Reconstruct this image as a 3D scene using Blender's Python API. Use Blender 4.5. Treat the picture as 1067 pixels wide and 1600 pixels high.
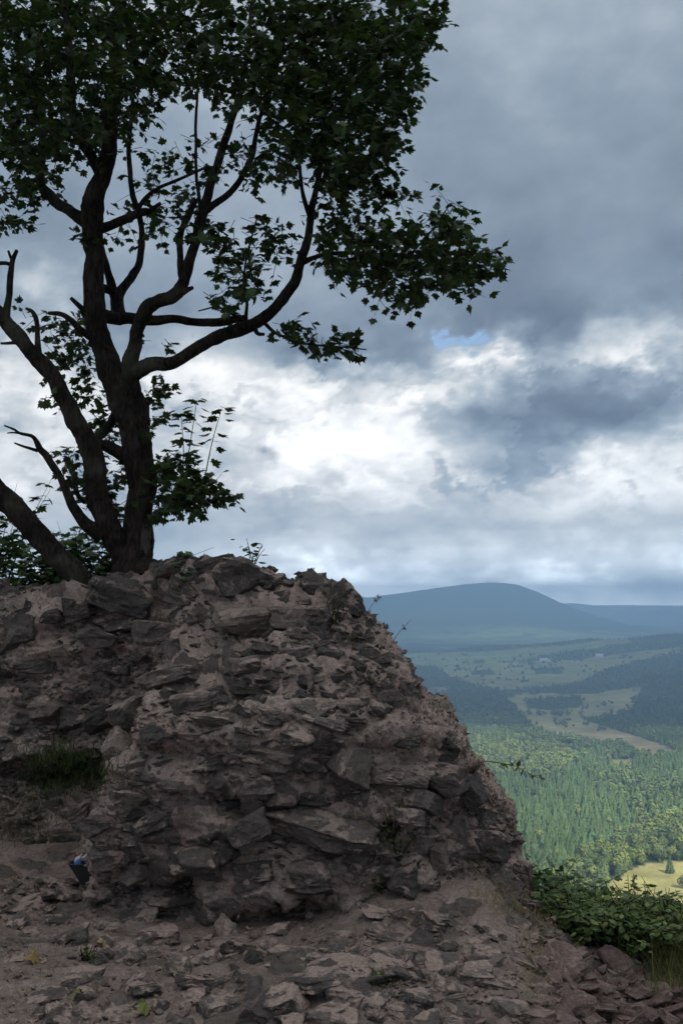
import bpy, bmesh, math, random
import numpy as np
from mathutils import Vector, Matrix, Euler
from mathutils.bvhtree import BVHTree

for o in list(bpy.data.objects):
    bpy.data.objects.remove(o)
scene = bpy.context.scene
COL = scene.collection
R = math.radians
rng = np.random.default_rng(7)
random.seed(7)

# ------------------------------------------------------------------ camera
EYE = 1.6
FPX = 1555.6                     # focal length in photograph pixels (35 mm on a 36 mm tall frame)
PITCH = math.atan(140 / FPX)
cam_d = bpy.data.cameras.new('camera')
cam = bpy.data.objects.new('camera', cam_d)
COL.objects.link(cam)
cam.location = (0, 0, EYE)
cam.rotation_euler = (R(90) + PITCH, 0, 0)
cam_d.sensor_fit = 'VERTICAL'
cam_d.sensor_height = 36
cam_d.lens = 35
cam_d.clip_start = 0.05
cam_d.clip_end = 200000
scene.camera = cam

# ------------------------------------------------------------------ world, sun, exposure
SUN_AZ, SUN_EL = R(150), R(46)
SUNV = Vector((math.sin(SUN_AZ) * math.cos(SUN_EL), math.cos(SUN_AZ) * math.cos(SUN_EL), math.sin(SUN_EL)))
world = bpy.data.worlds.new('World')
scene.world = world
world.use_nodes = True
wn = world.node_tree
wn.nodes.clear()
w_out = wn.nodes.new('ShaderNodeOutputWorld')
w_bg = wn.nodes.new('ShaderNodeBackground')
w_sky = wn.nodes.new('ShaderNodeTexSky')
w_sky.sky_type = 'NISHITA'
w_sky.sun_disc = False
w_sky.sun_elevation = SUN_EL
w_sky.sun_rotation = SUN_AZ
w_bg.inputs['Strength'].default_value = 0.1
wn.links.new(w_sky.outputs[0], w_bg.inputs['Color'])
wn.links.new(w_bg.outputs[0], w_out.inputs['Surface'])

sun_d = bpy.data.lights.new('sun', 'SUN')
sun_d.energy = 5.0
sun_d.angle = R(0.5)
sun_d.color = (1.0, 0.94, 0.84)
sun = bpy.data.objects.new('sun', sun_d)
COL.objects.link(sun)
sun.location = (60, -20, 80)
sun.rotation_euler = (-SUNV).to_track_quat('-Z', 'Y').to_euler()

scene.view_settings.view_transform = 'Standard'
scene.view_settings.look = 'None'
scene.view_settings.gamma = 1
scene.view_settings.exposure = 0.62
scene.view_settings.use_curve_mapping = False
cy = scene.cycles
cy.use_denoising = True
try:
    cy.denoiser = 'OPENIMAGEDENOISE'
except Exception:
    pass
cy.max_bounces = 4
cy.diffuse_bounces = 2
cy.glossy_bounces = 1
cy.transmission_bounces = 2
cy.volume_bounces = 1
cy.transparent_max_bounces = 6
cy.use_adaptive_sampling = True
cy.adaptive_threshold = 0.015
cy.adaptive_min_samples = 16

# ------------------------------------------------------------------ pixel geometry of the place
CP, SP = math.cos(PITCH), math.sin(PITCH)


def ray(px, py):
    dx, dy = (px - 533.5) / FPX, (800 - py) / FPX
    return Vector((dx, CP - SP * dy, SP + CP * dy))


def at(px, py, Y):
    d = ray(px, py)
    return Vector((0, 0, EYE)) + d * (Y / d.y)


def project(P):
    P = np.asarray(P, float)
    x, y, z = P[..., 0], P[..., 1], P[..., 2] - EYE
    f = y * CP + z * SP
    u = -y * SP + z * CP
    f = np.where(np.abs(f) < 1e-6, 1e-6, f)
    return 533.5 + FPX * x / f, 800 - FPX * u / f, f


def azel(px, py):
    d = ray(px, py).normalized()
    return math.degrees(math.atan2(d.x, d.y)), math.degrees(math.asin(d.z))


# ------------------------------------------------------------------ noise
_perm = np.random.default_rng(11).permutation(512).astype(np.int64)
_perm = np.concatenate([_perm, _perm])
_g = np.random.default_rng(12).normal(size=(512, 3))
_g /= np.linalg.norm(_g, axis=1)[:, None]


def _hash(i, j, k):
    return _perm[(_perm[(_perm[i & 511] + j) & 511] + k) & 511]


def perlin(P):
    P = np.asarray(P, float)
    i = np.floor(P).astype(np.int64)
    f = P - i
    w = f * f * f * (f * (f * 6 - 15) + 10)
    out = 0
    for a in (0, 1):
        for b in (0, 1):
            for c in (0, 1):
                h = _hash(i[:, 0] + a, i[:, 1] + b, i[:, 2] + c)
                g = _g[h]
                d = (f[:, 0] - a) * g[:, 0] + (f[:, 1] - b) * g[:, 1] + (f[:, 2] - c) * g[:, 2]
                wt = (w[:, 0] if a else 1 - w[:, 0]) * (w[:, 1] if b else 1 - w[:, 1]) * (w[:, 2] if c else 1 - w[:, 2])
                out = out + d * wt
    return out


def fbm(P, octv=4, rough=0.5, off=0.0):
    P = np.asarray(P, float) + off
    s, amp = 0, 1.0
    for k in range(octv):
        s = s + amp * perlin(P)
        P = P * 2.03 + 17.3
        amp *= rough
    return s


def voronoi(P):
    P = np.asarray(P, float)
    i = np.floor(P).astype(np.int64)
    f1 = np.full(len(P), 9.0)
    f2 = np.full(len(P), 9.0)
    cid = np.zeros(len(P), np.int64)
    for a in (-1, 0, 1):
        for b in (-1, 0, 1):
            for c in (-1, 0, 1):
                h = _hash(i[:, 0] + a, i[:, 1] + b, i[:, 2] + c)
                q = np.stack([i[:, 0] + a, i[:, 1] + b, i[:, 2] + c], 1) + 0.5 + 0.45 * _g[h] * 1.0
                d = np.sqrt(((q - P) ** 2).sum(1))
                closer = d < f1
                f2 = np.where(closer, f1, np.minimum(f2, d))
                cid = np.where(closer, h, cid)
                f1 = np.where(closer, d, f1)
    return f1, f2, cid


def sstep(a, b, x):
    t = np.clip((np.asarray(x, float) - a) / (b - a), 0, 1)
    return t * t * (3 - 2 * t)


# ------------------------------------------------------------------ object helpers
def tag(o, label=None, cat=None, group=None, kind=None):
    if label: o['label'] = label
    if cat: o['category'] = cat
    if group: o['group'] = group
    if kind: o['kind'] = kind
    return o


def link(o, parent=None):
    COL.objects.link(o)
    if parent is not None:
        o.parent = parent
    return o


def empty(name, loc=(0, 0, 0)):
    o = bpy.data.objects.new(name, None)
    o.empty_display_size = 0.1
    o.location = loc
    return link(o)


def np_mesh(name, V, F, mats=None, smooth=False, attrs=None, midx=None):
    """V (n,3); F (m,3|4) int array or list of such arrays."""
    me = bpy.data.meshes.new(name)
    V = np.asarray(V, np.float32)
    if not isinstance(F, (list, tuple)):
        F = [F]
    F = [np.asarray(f, np.int32) for f in F if len(f)]
    me.vertices.add(len(V))
    me.vertices.foreach_set('co', V.ravel())
    nl = sum(f.size for f in F)
    npoly = sum(len(f) for f in F)
    me.loops.add(nl)
    me.loops.foreach_set('vertex_index', np.concatenate([f.ravel() for f in F]))
    me.polygons.add(npoly)
    sizes = np.concatenate([np.full(len(f), f.shape[1], np.int32) for f in F])
    starts = np.concatenate([[0], np.cumsum(sizes)[:-1]]).astype(np.int32)
    me.polygons.foreach_set('loop_start', starts)
    me.polygons.foreach_set('loop_total', sizes)
    me.polygons.foreach_set('use_smooth', np.full(npoly, bool(smooth)))
    if midx is not None:
        me.polygons.foreach_set('material_index', np.asarray(midx, np.int32))
    for m in (mats or []):
        me.materials.append(m)
    for k, v in (attrs or {}).items():
        v = np.asarray(v, np.float32)
        if v.ndim == 1:
            a = me.attributes.new(k, 'FLOAT', 'POINT')
            a.data.foreach_set('value', v)
        else:
            a = me.attributes.new(k, 'FLOAT_COLOR', 'POINT')
            if v.shape[1] == 3:
                v = np.concatenate([v, np.ones((len(v), 1), np.float32)], 1)
            a.data.foreach_set('color', v.ravel())
    me.update(calc_edges=True)
    me.validate()
    return me


def np_obj(name, V, F, mats=None, parent=None, **kw):
    return link(bpy.data.objects.new(name, np_mesh(name, V, F, mats, **kw)), parent)


def grid_faces(nr, nc):
    i = np.arange(nr * nc).reshape(nr, nc)
    return np.stack([i[:-1, :-1], i[:-1, 1:], i[1:, 1:], i[1:, :-1]], -1).reshape(-1, 4)


class MB:
    """collects vertex/face chunks into one mesh"""
    def __init__(self):
        self.V, self.T, self.Q, self.A, self.n = [], [], [], [], 0

    def add(self, V, T=None, Q=None, A=None):
        V = np.asarray(V, float)
        if T is not None and len(T): self.T.append(np.asarray(T) + self.n)
        if Q is not None and len(Q): self.Q.append(np.asarray(Q) + self.n)
        self.V.append(V)
        if A is not None:
            A = np.asarray(A, float)
            self.A.append(np.broadcast_to(A, (len(V), A.shape[-1])))
        self.n += len(V)

    def build(self, name, mats, parent=None, smooth=False, attr='tint'):
        V = np.concatenate(self.V)
        F = []
        if self.T: F.append(np.concatenate(self.T))
        if self.Q: F.append(np.concatenate(self.Q))
        at_ = {attr: np.concatenate(self.A)} if self.A else None
        return np_obj(name, V, F, mats, parent, smooth=smooth, attrs=at_)


def stamp(Vt, Ft, M, T):
    """copies of template Vt,Ft under linear maps M (n,3,3) and offsets T (n,3)"""
    n, k = len(M), len(Vt)
    V = np.einsum('nij,kj->nki', M, Vt) + T[:, None, :]
    F = (Ft[None] + (np.arange(n) * k)[:, None, None]).reshape(-1, Ft.shape[1])
    return V.reshape(-1, 3), F


def catmull(P, n):
    P = np.asarray(P, float)
    if len(P) == 2:
        t = np.linspace(0, 1, n)[:, None]
        return P[0] * (1 - t) + P[1] * t
    Q = np.vstack([2 * P[0] - P[1], P, 2 * P[-1] - P[-2]])
    out = []
    for t in np.linspace(0, len(P) - 1 - 1e-9, n):
        i = int(t)
        f = t - i
        a, b, c, d = Q[i:i + 4]
        out.append(0.5 * (2 * b + (c - a) * f + (2 * a - 5 * b + 4 * c - d) * f * f + (3 * b - a - 3 * c + d) * f ** 3))
    return np.array(out)


def tube(P, rad, sides=10, rough=0.0, seed=0.0, cap=True):
    """P (n,3) points, rad (n) -> verts, quads, tris"""
    P = np.asarray(P, float)
    n = len(P)
    T = np.gradient(P, axis=0)
    T /= np.linalg.norm(T, axis=1)[:, None] + 1e-12
    ref = np.array([0.3, 1.0, 0.2])
    N = np.zeros_like(P)
    v = np.cross(T[0], ref)
    for i in range(n):
        v = v - T[i] * np.dot(v, T[i])
        v /= np.linalg.norm(v) + 1e-12
        N[i] = v
    B = np.cross(T, N)
    ang = np.linspace(0, 2 * np.pi, sides, endpoint=False)
    ring = np.cos(ang)[None, :, None] * N[:, None] + np.sin(ang)[None, :, None] * B[:, None]
    rr = np.asarray(rad, float)[:, None] * np.ones((1, sides))
    if rough:
        pts = (P[:, None] + ring * rr[..., None]).reshape(-1, 3)
        big = fbm(pts * 5.0 + seed, 3).reshape(n, sides)
        fine = fbm(pts * np.array([38, 38, 9.0]) + seed, 3).reshape(n, sides)
        rr = rr * (1 + rough * 0.55 * big) + np.minimum(rr, 0.12) * rough * 0.38 * fine
    V = (P[:, None] + ring * rr[..., None]).reshape(-1, 3)
    i = np.arange(n * sides).reshape(n, sides)
    j = np.roll(i, -1, axis=1)
    Q = np.stack([i[:-1], j[:-1], j[1:], i[1:]], -1).reshape(-1, 4)
    Tt = np.zeros((0, 3), int)
    if cap:
        V = np.vstack([V, P[0], P[-1] + T[-1] * rad[-1] * 0.4])
        a, b = n * sides, n * sides + 1
        Tt = np.array([[a, j[0, k], i[0, k]] for k in range(sides)] + [[b, i[-1, k], j[-1, k]] for k in range(sides)])
    return V, Q, Tt


# ------------------------------------------------------------------ node helpers
class NT:
    def __init__(self, mat_or_tree):
        self.t = mat_or_tree
        self.L = self.t.links

    def node(self, typ, **kw):
        n = self.t.nodes.new(typ)
        for k, v in kw.items():
            setattr(n, k, v)
        return n

    def put(self, sock, v):
        if isinstance(v, bpy.types.NodeSocket):
            self.L.new(v, sock)
        elif v is not None:
            sock.default_value = v

    def m(self, op, a, b=None, c=None, clamp=False):
        n = self.node('ShaderNodeMath', operation=op, use_clamp=clamp)
        for s, v in zip(n.inputs, (a, b, c)):
            self.put(s, v)
        return n.outputs[0]

    def v(self, op, a, b=None, c=None, out=0):
        n = self.node('ShaderNodeVectorMath', operation=op)
        for s, x in zip(n.inputs, (a, b, c)):
            self.put(s, x)
        return n.outputs[out]

    def noise(self, vec, scale, detail=4, rough=0.55, dist=0.0, out=0, lac=2.0):
        n = self.node('ShaderNodeTexNoise')
        self.put(n.inputs['Vector'], vec)
        n.inputs['Scale'].default_value = scale
        n.inputs['Detail'].default_value = detail
        n.inputs['Roughness'].default_value = rough
        n.inputs['Distortion'].default_value = dist
        n.inputs['Lacunarity'].default_value = lac
        return n.outputs[out]

    def vor(self, vec, scale, feature='F1', out=0):
        n = self.node('ShaderNodeTexVoronoi', feature=feature)
        self.put(n.inputs['Vector'], vec)
        n.inputs['Scale'].default_value = scale
        return n.outputs[out]

    def ramp(self, fac, stops, interp='LINEAR'):
        n = self.node('ShaderNodeValToRGB')
        cr = n.color_ramp
        cr.interpolation = interp
        while len(cr.elements) > 1:
            cr.elements.remove(cr.elements[-1])
        for i, (p, c) in enumerate(stops):
            e = cr.elements[0] if i == 0 else cr.elements.new(p)
            e.position = p
            e.color = (c[0], c[1], c[2], 1) if hasattr(c, '__len__') else (c, c, c, 1)
        self.put(n.inputs[0], fac)
        return n.outputs[0]

    def mix(self, fac, a, b, blend='MIX'):
        n = self.node('ShaderNodeMix', data_type='RGBA', blend_type=blend)
        n.clamp_factor = True
        self.put(n.inputs['Factor'], fac)
        for s, x in ((n.inputs[6], a), (n.inputs[7], b)):
            if isinstance(x, (tuple, list)) and len(x) == 3:
                x = (*x, 1)
            self.put(s, x)
        return n.outputs[2]

    def attr(self, name, out='Fac'):
        n = self.node('ShaderNodeAttribute', attribute_name=name)
        return n.outputs[out]

    def maprange(self, v, a, b, c=0.0, d=1.0, smooth=True):
        n = self.node('ShaderNodeMapRange')
        n.interpolation_type = 'SMOOTHSTEP' if smooth else 'LINEAR'
        self.put(n.inputs[0], v)
        for i, x in enumerate((a, b, c, d)):
            n.inputs[1 + i].default_value = x
        return n.outputs[0]


def new_mat(name):
    m = bpy.data.materials.new(name)
    m.use_nodes = True
    m.node_tree.nodes.clear()
    return m, NT(m.node_tree)


def finish(nt, color, rough=0.9, bump=None, bump_str=0.5, bump_dist=0.01, spec=0.2, translucent=None, tl_fac=0.3):
    out = nt.node('ShaderNodeOutputMaterial')
    b = nt.node('ShaderNodeBsdfPrincipled')
    if isinstance(color, (tuple, list)) and len(color) == 3:
        color = (*color, 1)
    nt.put(b.inputs['Base Color'], color)
    nt.put(b.inputs['Roughness'], rough)
    b.inputs['Specular IOR Level'].default_value = spec
    if bump is not None:
        bn = nt.node('ShaderNodeBump')
        bn.inputs['Strength'].default_value = bump_str
        bn.inputs['Distance'].default_value = bump_dist
        nt.put(bn.inputs['Height'], bump)
        nt.L.new(bn.outputs[0], b.inputs['Normal'])
    sh = b.outputs[0]
    if translucent is not None:
        t = nt.node('ShaderNodeBsdfTranslucent')
        nt.put(t.inputs['Color'], translucent if isinstance(translucent, bpy.types.NodeSocket) else (*translucent, 1))
        mx = nt.node('ShaderNodeMixShader')
        mx.inputs[0].default_value = tl_fac
        nt.L.new(sh, mx.inputs[1])
        nt.L.new(t.outputs[0], mx.inputs[2])
        sh = mx.outputs[0]
    nt.L.new(sh, out.inputs['Surface'])


def pos(nt):
    return nt.node('ShaderNodeTexCoord').outputs['Object']


def gpos(nt):
    return nt.node('ShaderNodeNewGeometry').outputs['Position']


# ------------------------------------------------------------------ sky: a cloud dome with gaps
SKY_R = 50000.0


def sky_field(D):
    """cloud colour (n,3) and opacity (n) for unit directions D"""
    D = np.asarray(D, float)
    az = np.degrees(np.arctan2(D[:, 0], D[:, 1]))
    el = np.degrees(np.arcsin(np.clip(D[:, 2], -1, 1)))
    dz = D * np.array([1, 1, 1.6])
    w1, w2 = fbm(dz * 6, 5, .55), fbm(dz * 6, 5, .55, off=31.7)
    v1, v2 = fbm(dz * 24, 5, .6, off=7.1), fbm(dz * 24, 5, .6, off=57.7)
    u = az + 3.6 * w1 + 1.7 * v1
    v = el + 2.4 * w2 + 1.3 * v2
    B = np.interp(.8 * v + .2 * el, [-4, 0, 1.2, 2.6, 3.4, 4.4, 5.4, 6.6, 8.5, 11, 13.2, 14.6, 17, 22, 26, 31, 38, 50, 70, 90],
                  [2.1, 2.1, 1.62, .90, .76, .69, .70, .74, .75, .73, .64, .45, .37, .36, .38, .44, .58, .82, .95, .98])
    for px, py, rx, ry, amp in SKY_BLOBS:
        ca, ce = azel(px, py)
        q = ((u - ca) * 27.15 / rx) ** 2 + ((v - ce) * 27.15 / ry) ** 2
        B = B + amp * np.exp(-.75 * q)
    # cauliflower relief, lit from above right
    def bill(P, o):
        s, a = 0, 1.0
        for k in range(4):
            s = s + a * np.sqrt(perlin(P + o) ** 2 + .004)
            P = P * 2.07 + 3.1
            a *= .45
        return s
    wd = np.stack([w1, w2, v1], -1) * .05
    bl = bill((dz + wd) * 7.5, 2.0)
    eps = np.array([.010, 0, .018])
    bl2 = bill((dz + wd + eps) * 7.5, 2.0)
    relief = np.clip((bl - bl2), -.3, .3)
    cum = sstep(.50, .70, B) * sstep(4.0, 6.5, el) * sstep(22, 15, el)
    B = B + relief * .95 * cum - (bl - .40) * .34 * cum
    n1 = fbm(dz * 10, 7, .60, off=13)
    edge = sstep(-.03, .05, fbm((dz + wd) * 8.5, 6, .56, off=61)) - .5
    B = B + edge * .13 * sstep(4.5, 7, el) * sstep(18, 13, el)
    n3 = fbm(dz * 3.1, 3, .5, off=23)
    amp = sstep(2.5, 8, el) * .75 + .25
    amp = amp * (1 - .60 * sstep(13, 19, el))
    B = B + n1 * .32 * amp + n3 * .22
    st = fbm(D * np.array([7, 7, 46.]), 4, .55, off=3)
    B = B + st * .15 * sstep(8, 2.5, el)
    cols = np.array([(.095, .124, .172), (.143, .183, .240), (.222, .276, .338), (.364, .415, .466), (.57, .595, .612), (.80, .81, .815), (.94, .945, .945), (1.35, 1.35, 1.35), (2.2, 2.2, 2.2), (3.2, 3.2, 3.2)])
    ks = [0.0, .22, .40, .58, .76, .93, 1.05, 1.35, 1.7, 2.1]
    C = np.stack([np.interp(B, ks, cols[:, i]) for i in range(3)], -1)
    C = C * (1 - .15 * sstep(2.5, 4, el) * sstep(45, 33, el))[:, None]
    cool = sstep(7, 1, el)[:, None]
    C = C * (1 + cool * (np.array([.92, .99, 1.04]) - 1))
    g = np.zeros(len(D))
    dq = D.copy()
    ns = (D @ np.array(SUNV)) > math.cos(R(9))
    Ds = D[ns] * 150
    dq[ns] += np.stack([fbm(Ds, 4, .6), fbm(Ds, 4, .6, off=5), fbm(Ds, 4, .6, off=9)], -1) * .0035
    for P, rad in SUN_GAPS:
        P = Vector(P)
        b = P.dot(SUNV)
        t = -b + math.sqrt(b * b - P.length_squared + SKY_R ** 2)
        c = np.array((P + SUNV * t) / SKY_R)
        g = g + np.exp(-((dq - c) ** 2).sum(1) * (SKY_R / rad) ** 2)
    for px, py, rx, ry in ((718, 530, 34, 17), (694, 515, 20, 10)):
        ca, ce = azel(px, py)
        q = ((u - ca) * 27.15 / rx) ** 2 + ((v - ce) * 27.15 / ry) ** 2
        g = g + .37 * np.exp(-q)
    A = 1 - sstep(.14, .46, g)
    return C, A


SKY_BLOBS = [
    (560, 690, 110, 55, .16), (330, 610, 140, 80, .03), (60, 590, 160, 110, .04), (90, 455, 80, 36, .26),
    (650, 590, 130, 40, .14), (1000, 775, 130, 30, .12), (990, 545, 60, 30, .28), (745, 548, 40, 26, .26),
    (440, 690, 110, 50, .05),
    (865, 655, 140, 56, -.62), (1070, 610, 80, 60, -.34), (500, 548, 80, 26, -.34), (990, 400, 130, 110, -.07),
    (600, 480, 130, 40, -.07), (880, 120, 150, 110, .07), (450, 722, 28, 9, -.24), (650, 655, 45, 10, -.18),
    (800, 812, 260, 14, -.08), (560, 862, 120, 10, .07), (980, 850, 80, 12, .08), (300, 812, 160, 12, -.05),
    (760, 440, 130, 60, -.07), (870, 520, 70, 36, -.20), (760, 720, 90, 16, -.10), (880, 740, 100, 14, -.12),
]


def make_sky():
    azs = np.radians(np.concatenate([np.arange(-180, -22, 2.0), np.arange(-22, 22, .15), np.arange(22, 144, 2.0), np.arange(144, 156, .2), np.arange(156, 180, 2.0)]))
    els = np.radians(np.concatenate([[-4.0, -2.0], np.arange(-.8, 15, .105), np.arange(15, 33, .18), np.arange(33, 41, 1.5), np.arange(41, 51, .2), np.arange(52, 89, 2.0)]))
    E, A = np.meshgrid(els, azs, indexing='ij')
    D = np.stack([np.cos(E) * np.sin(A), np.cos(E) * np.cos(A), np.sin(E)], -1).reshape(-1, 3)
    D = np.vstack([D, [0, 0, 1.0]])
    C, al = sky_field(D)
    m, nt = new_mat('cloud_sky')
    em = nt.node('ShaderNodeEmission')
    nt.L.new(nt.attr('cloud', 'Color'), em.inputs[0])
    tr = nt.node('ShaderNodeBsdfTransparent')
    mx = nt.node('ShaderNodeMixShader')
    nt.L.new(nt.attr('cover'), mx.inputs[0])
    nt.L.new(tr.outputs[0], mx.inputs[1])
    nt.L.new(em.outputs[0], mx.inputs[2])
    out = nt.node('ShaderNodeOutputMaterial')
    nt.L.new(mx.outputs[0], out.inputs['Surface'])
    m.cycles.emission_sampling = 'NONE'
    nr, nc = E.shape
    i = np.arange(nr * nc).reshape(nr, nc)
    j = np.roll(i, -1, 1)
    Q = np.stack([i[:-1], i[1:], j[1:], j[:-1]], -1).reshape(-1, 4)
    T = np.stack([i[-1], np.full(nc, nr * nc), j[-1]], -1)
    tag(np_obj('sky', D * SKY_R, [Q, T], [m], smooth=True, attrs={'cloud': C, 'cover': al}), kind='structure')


def on_flat(px, py, z):
    d = ray(px, py)
    return Vector((0, 0, EYE)) + d * ((z - EYE) / d.z)


SUN_GAPS = [(tuple(on_flat(800, 1205, -238)), 340), (tuple(on_flat(870, 1262, -238)), 235), (tuple(on_flat(880, 1330, -238)), 225),
            (tuple(on_flat(1000, 1400, -245)), 200), (tuple(on_flat(960, 1320, -240)), 130), (tuple(on_flat(700, 1200, -238)), 330),
            (tuple(on_flat(820, 996, -238)), 190), (tuple(on_flat(640, 988, -238)), 180)]
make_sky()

# ------------------------------------------------------------------ the valley: one terrain sheet out to the horizon
ridge_px = np.array([300, 400, 500, 560, 600, 640, 680, 720, 745, 765, 790, 810, 840, 870, 900, 930, 980, 1050, 1200.])
ridge_py = np.array([945, 940, 939, 936, 930, 925, 919, 914, 911.5, 910.5, 911.5, 915, 925.5, 940, 952, 962, 975, 985, 990.])
far_px = np.array([300, 500, 560, 600, 700, 850, 875, 890, 930, 960, 1000, 1030, 1067, 1200.])
far_py = np.array([940, 936, 932, 936, 945, 948, 943, 942, 946, 954, 957, 951, 946, 940.])
tab_r = np.array([600, 900, 1400, 2000, 2500, 3200, 4000, 4500, 4900, 5600, 7000, 9000, 22000.])
tab_px = np.array([300, 640, 800, 950, 1067, 1250.])
tab_z = np.array([
    [-250, -250, -250, -250, -250, -250], [-252, -252, -250, -248, -246, -240], [-254, -254, -250, -246, -240, -230],
    [-256, -252, -250, -246, -240, -225], [-250, -248, -247, -240, -226, -200], [-246, -246, -238, -225, -207, -180],
    [-244, -243, -226, -195, -170, -150], [-236, -231, -200, -166, -137, -110], [-240, -236, -208, -176, -150, -120],
    [-262, -262, -250, -240, -220, -190], [-262, -258, -256, -256, -256, -250], [-256, -256, -256, -256, -256, -256],
    [-256, -256, -256, -256, -256, -256]], float)


def interp2(r, px):
    ri = np.clip(np.interp(r, tab_r, np.arange(len(tab_r))), 0, len(tab_r) - 1.001)
    pi = np.clip(np.interp(px, tab_px, np.arange(len(tab_px))), 0, len(tab_px) - 1.001)
    a, b = ri.astype(int), pi.astype(int)
    fr, fp = ri - a, pi - b
    fp = fp * fp * (3 - 2 * fp)
    return (tab_z[a, b] * (1 - fr) * (1 - fp) + tab_z[a + 1, b] * fr * (1 - fp) + tab_z[a, b + 1] * (1 - fr) * fp + tab_z[a + 1, b + 1] * fr * fp)


def terrain_z(x, y):
    x, y = np.asarray(x, float), np.asarray(y, float)
    r = np.hypot(x, y) + 1e-9
    azd = np.degrees(np.arctan2(x, y))
    azc = np.clip(azd, -60, 60)
    px = 533.5 + FPX * np.tan(np.radians(azc))
    z = interp2(np.clip(r, 600, 22000), px)
    P = np.stack([x / 420, y / 420, np.zeros_like(x)], -1).reshape(-1, 3)
    z = z + (fbm(P, 3).reshape(x.shape)) * np.clip((r - 500) / 2000, 0, 1) * 9
    P2 = np.stack([x / 2600, y / 2600, np.ones_like(x)], -1).reshape(-1, 3)
    n2 = fbm(P2, 4, off=3.1).reshape(x.shape)
    # the long blue mountain
    mr = 9600.0
    mz = (940 - np.interp(px, ridge_px, ridge_py)) / FPX * mr + EYE
    w = np.exp(-np.abs((r - mr) / 1750) ** 1.7)
    z = np.maximum(z, -256 + (mz + 256) * w + n2 * 26 * w * (1 - w) * 4)
    fz = (940 - np.interp(px, far_px, far_py)) / FPX * 13600 + EYE
    w = np.exp(-((r - 13600) / 1000.0) ** 2)
    z = np.maximum(z, -256 + (fz + 256) * w + n2 * 30 * w * (1 - w) * 4)
    fz2 = -256 + 205 * np.exp(-((r - 15600) / 700.0) ** 2) * (0.96 + 0.16 * n2)
    z = np.maximum(z, fz2)
    z = z + np.clip((r - 5600) / 2000, 0, 1) * 5.0 * fbm(P * 6, 3, off=2).reshape(x.shape)
    # the hilltop we stand on, falling away steeply in front
    front = np.clip(np.cos(np.radians(azd)), -1, 1)
    r0 = 8.5 + 40 * sstep(0.2, -0.8, front)
    slope = 0.62 + 0.10 * np.sin(np.radians(azd * 3))
    hill = -1.6 - (np.clip(r - r0, 0, None)) * slope
    blend = sstep(330, 640, r)
    hz = np.maximum(hill, -252)
    return np.where(r < 640, hz * (1 - blend) + z * blend, z)


FIELDS = [  # polygons on the valley floor in photograph pixels, colour
    ([(630, 1021), (760, 1018), (900, 1006), (978, 992), (984, 1003), (930, 1013), (850, 1023), (830, 1031), (700, 1041), (630, 1040)], (.135, .160, .066)),
    ([(680, 1041), (800, 1034), (900, 1031), (1000, 1017), (1060, 1012), (1075, 1018), (1000, 1031), (945, 1046), (905, 1066), (800, 1080), (745, 1072), (700, 1056)], (.150, .152, .078)),
    ([(792, 1092), (812, 1082), (930, 1086), (962, 1077), (1004, 1074), (988, 1095), (988, 1106), (962, 1116), (930, 1120), (914, 1126), (1000, 1152), (1045, 1168), (1064, 1184), (1000, 1178), (960, 1163), (900, 1158), (870, 1154), (840, 1142), (812, 1112)], (.175, .160, .086)),
    ([(945, 1385), (975, 1362), (1010, 1349), (1100, 1345), (1250, 1352), (1250, 1500), (880, 1500), (915, 1425)], (.250, .232, .090)),
    ([(655, 1076), (700, 1073), (705, 1080), (660, 1083)], (.15, .13, .09)),
    ([(950, 1187), (985, 1185), (990, 1200), (960, 1205)], (.15, .15, .07)),
    ([(720, 1058), (750, 1056), (760, 1062), (722, 1066)], (.13, .14, .07)),
]
WOODS_IN_FIELDS = [[(820, 1092), (905, 1088), (912, 1104), (860, 1110), (822, 1106)], [(835, 1045), (880, 1043), (880, 1052), (838, 1054)],
                   [(735, 1048), (770, 1046), (772, 1054), (735, 1055)]]


def in_poly(px, py, poly):
    px, py = np.asarray(px), np.asarray(py)
    c = np.zeros(px.shape, bool)
    n = len(poly)
    for i in range(n):
        x1, y1 = poly[i]
        x2, y2 = poly[(i + 1) % n]
        if y1 == y2:
            continue
        c ^= ((y1 > py) != (y2 > py)) & (px < (x2 - x1) * (py - y1) / (y2 - y1) + x1)
    return c


def land(x, y, z):
    """-1 woodland, else index of the field; by map position"""
    px, py, f = project(np.stack([x, y, z], -1))
    k = np.full(px.shape, -1)
    P = np.stack([x / 60, y / 60, z * 0], -1).reshape(-1, 3)
    w = fbm(P, 3).reshape(px.shape)
    px = px + w * 6
    py = py + w * 2.0
    ok = (f > 600) & (np.hypot(x, y) < 5200)
    for i, (poly, c) in enumerate(FIELDS):
        k = np.where(ok & in_poly(px, py, poly), i, k)
    for poly in WOODS_IN_FIELDS:
        k = np.where(ok & in_poly(px, py, poly), -1, k)
    return k


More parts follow.
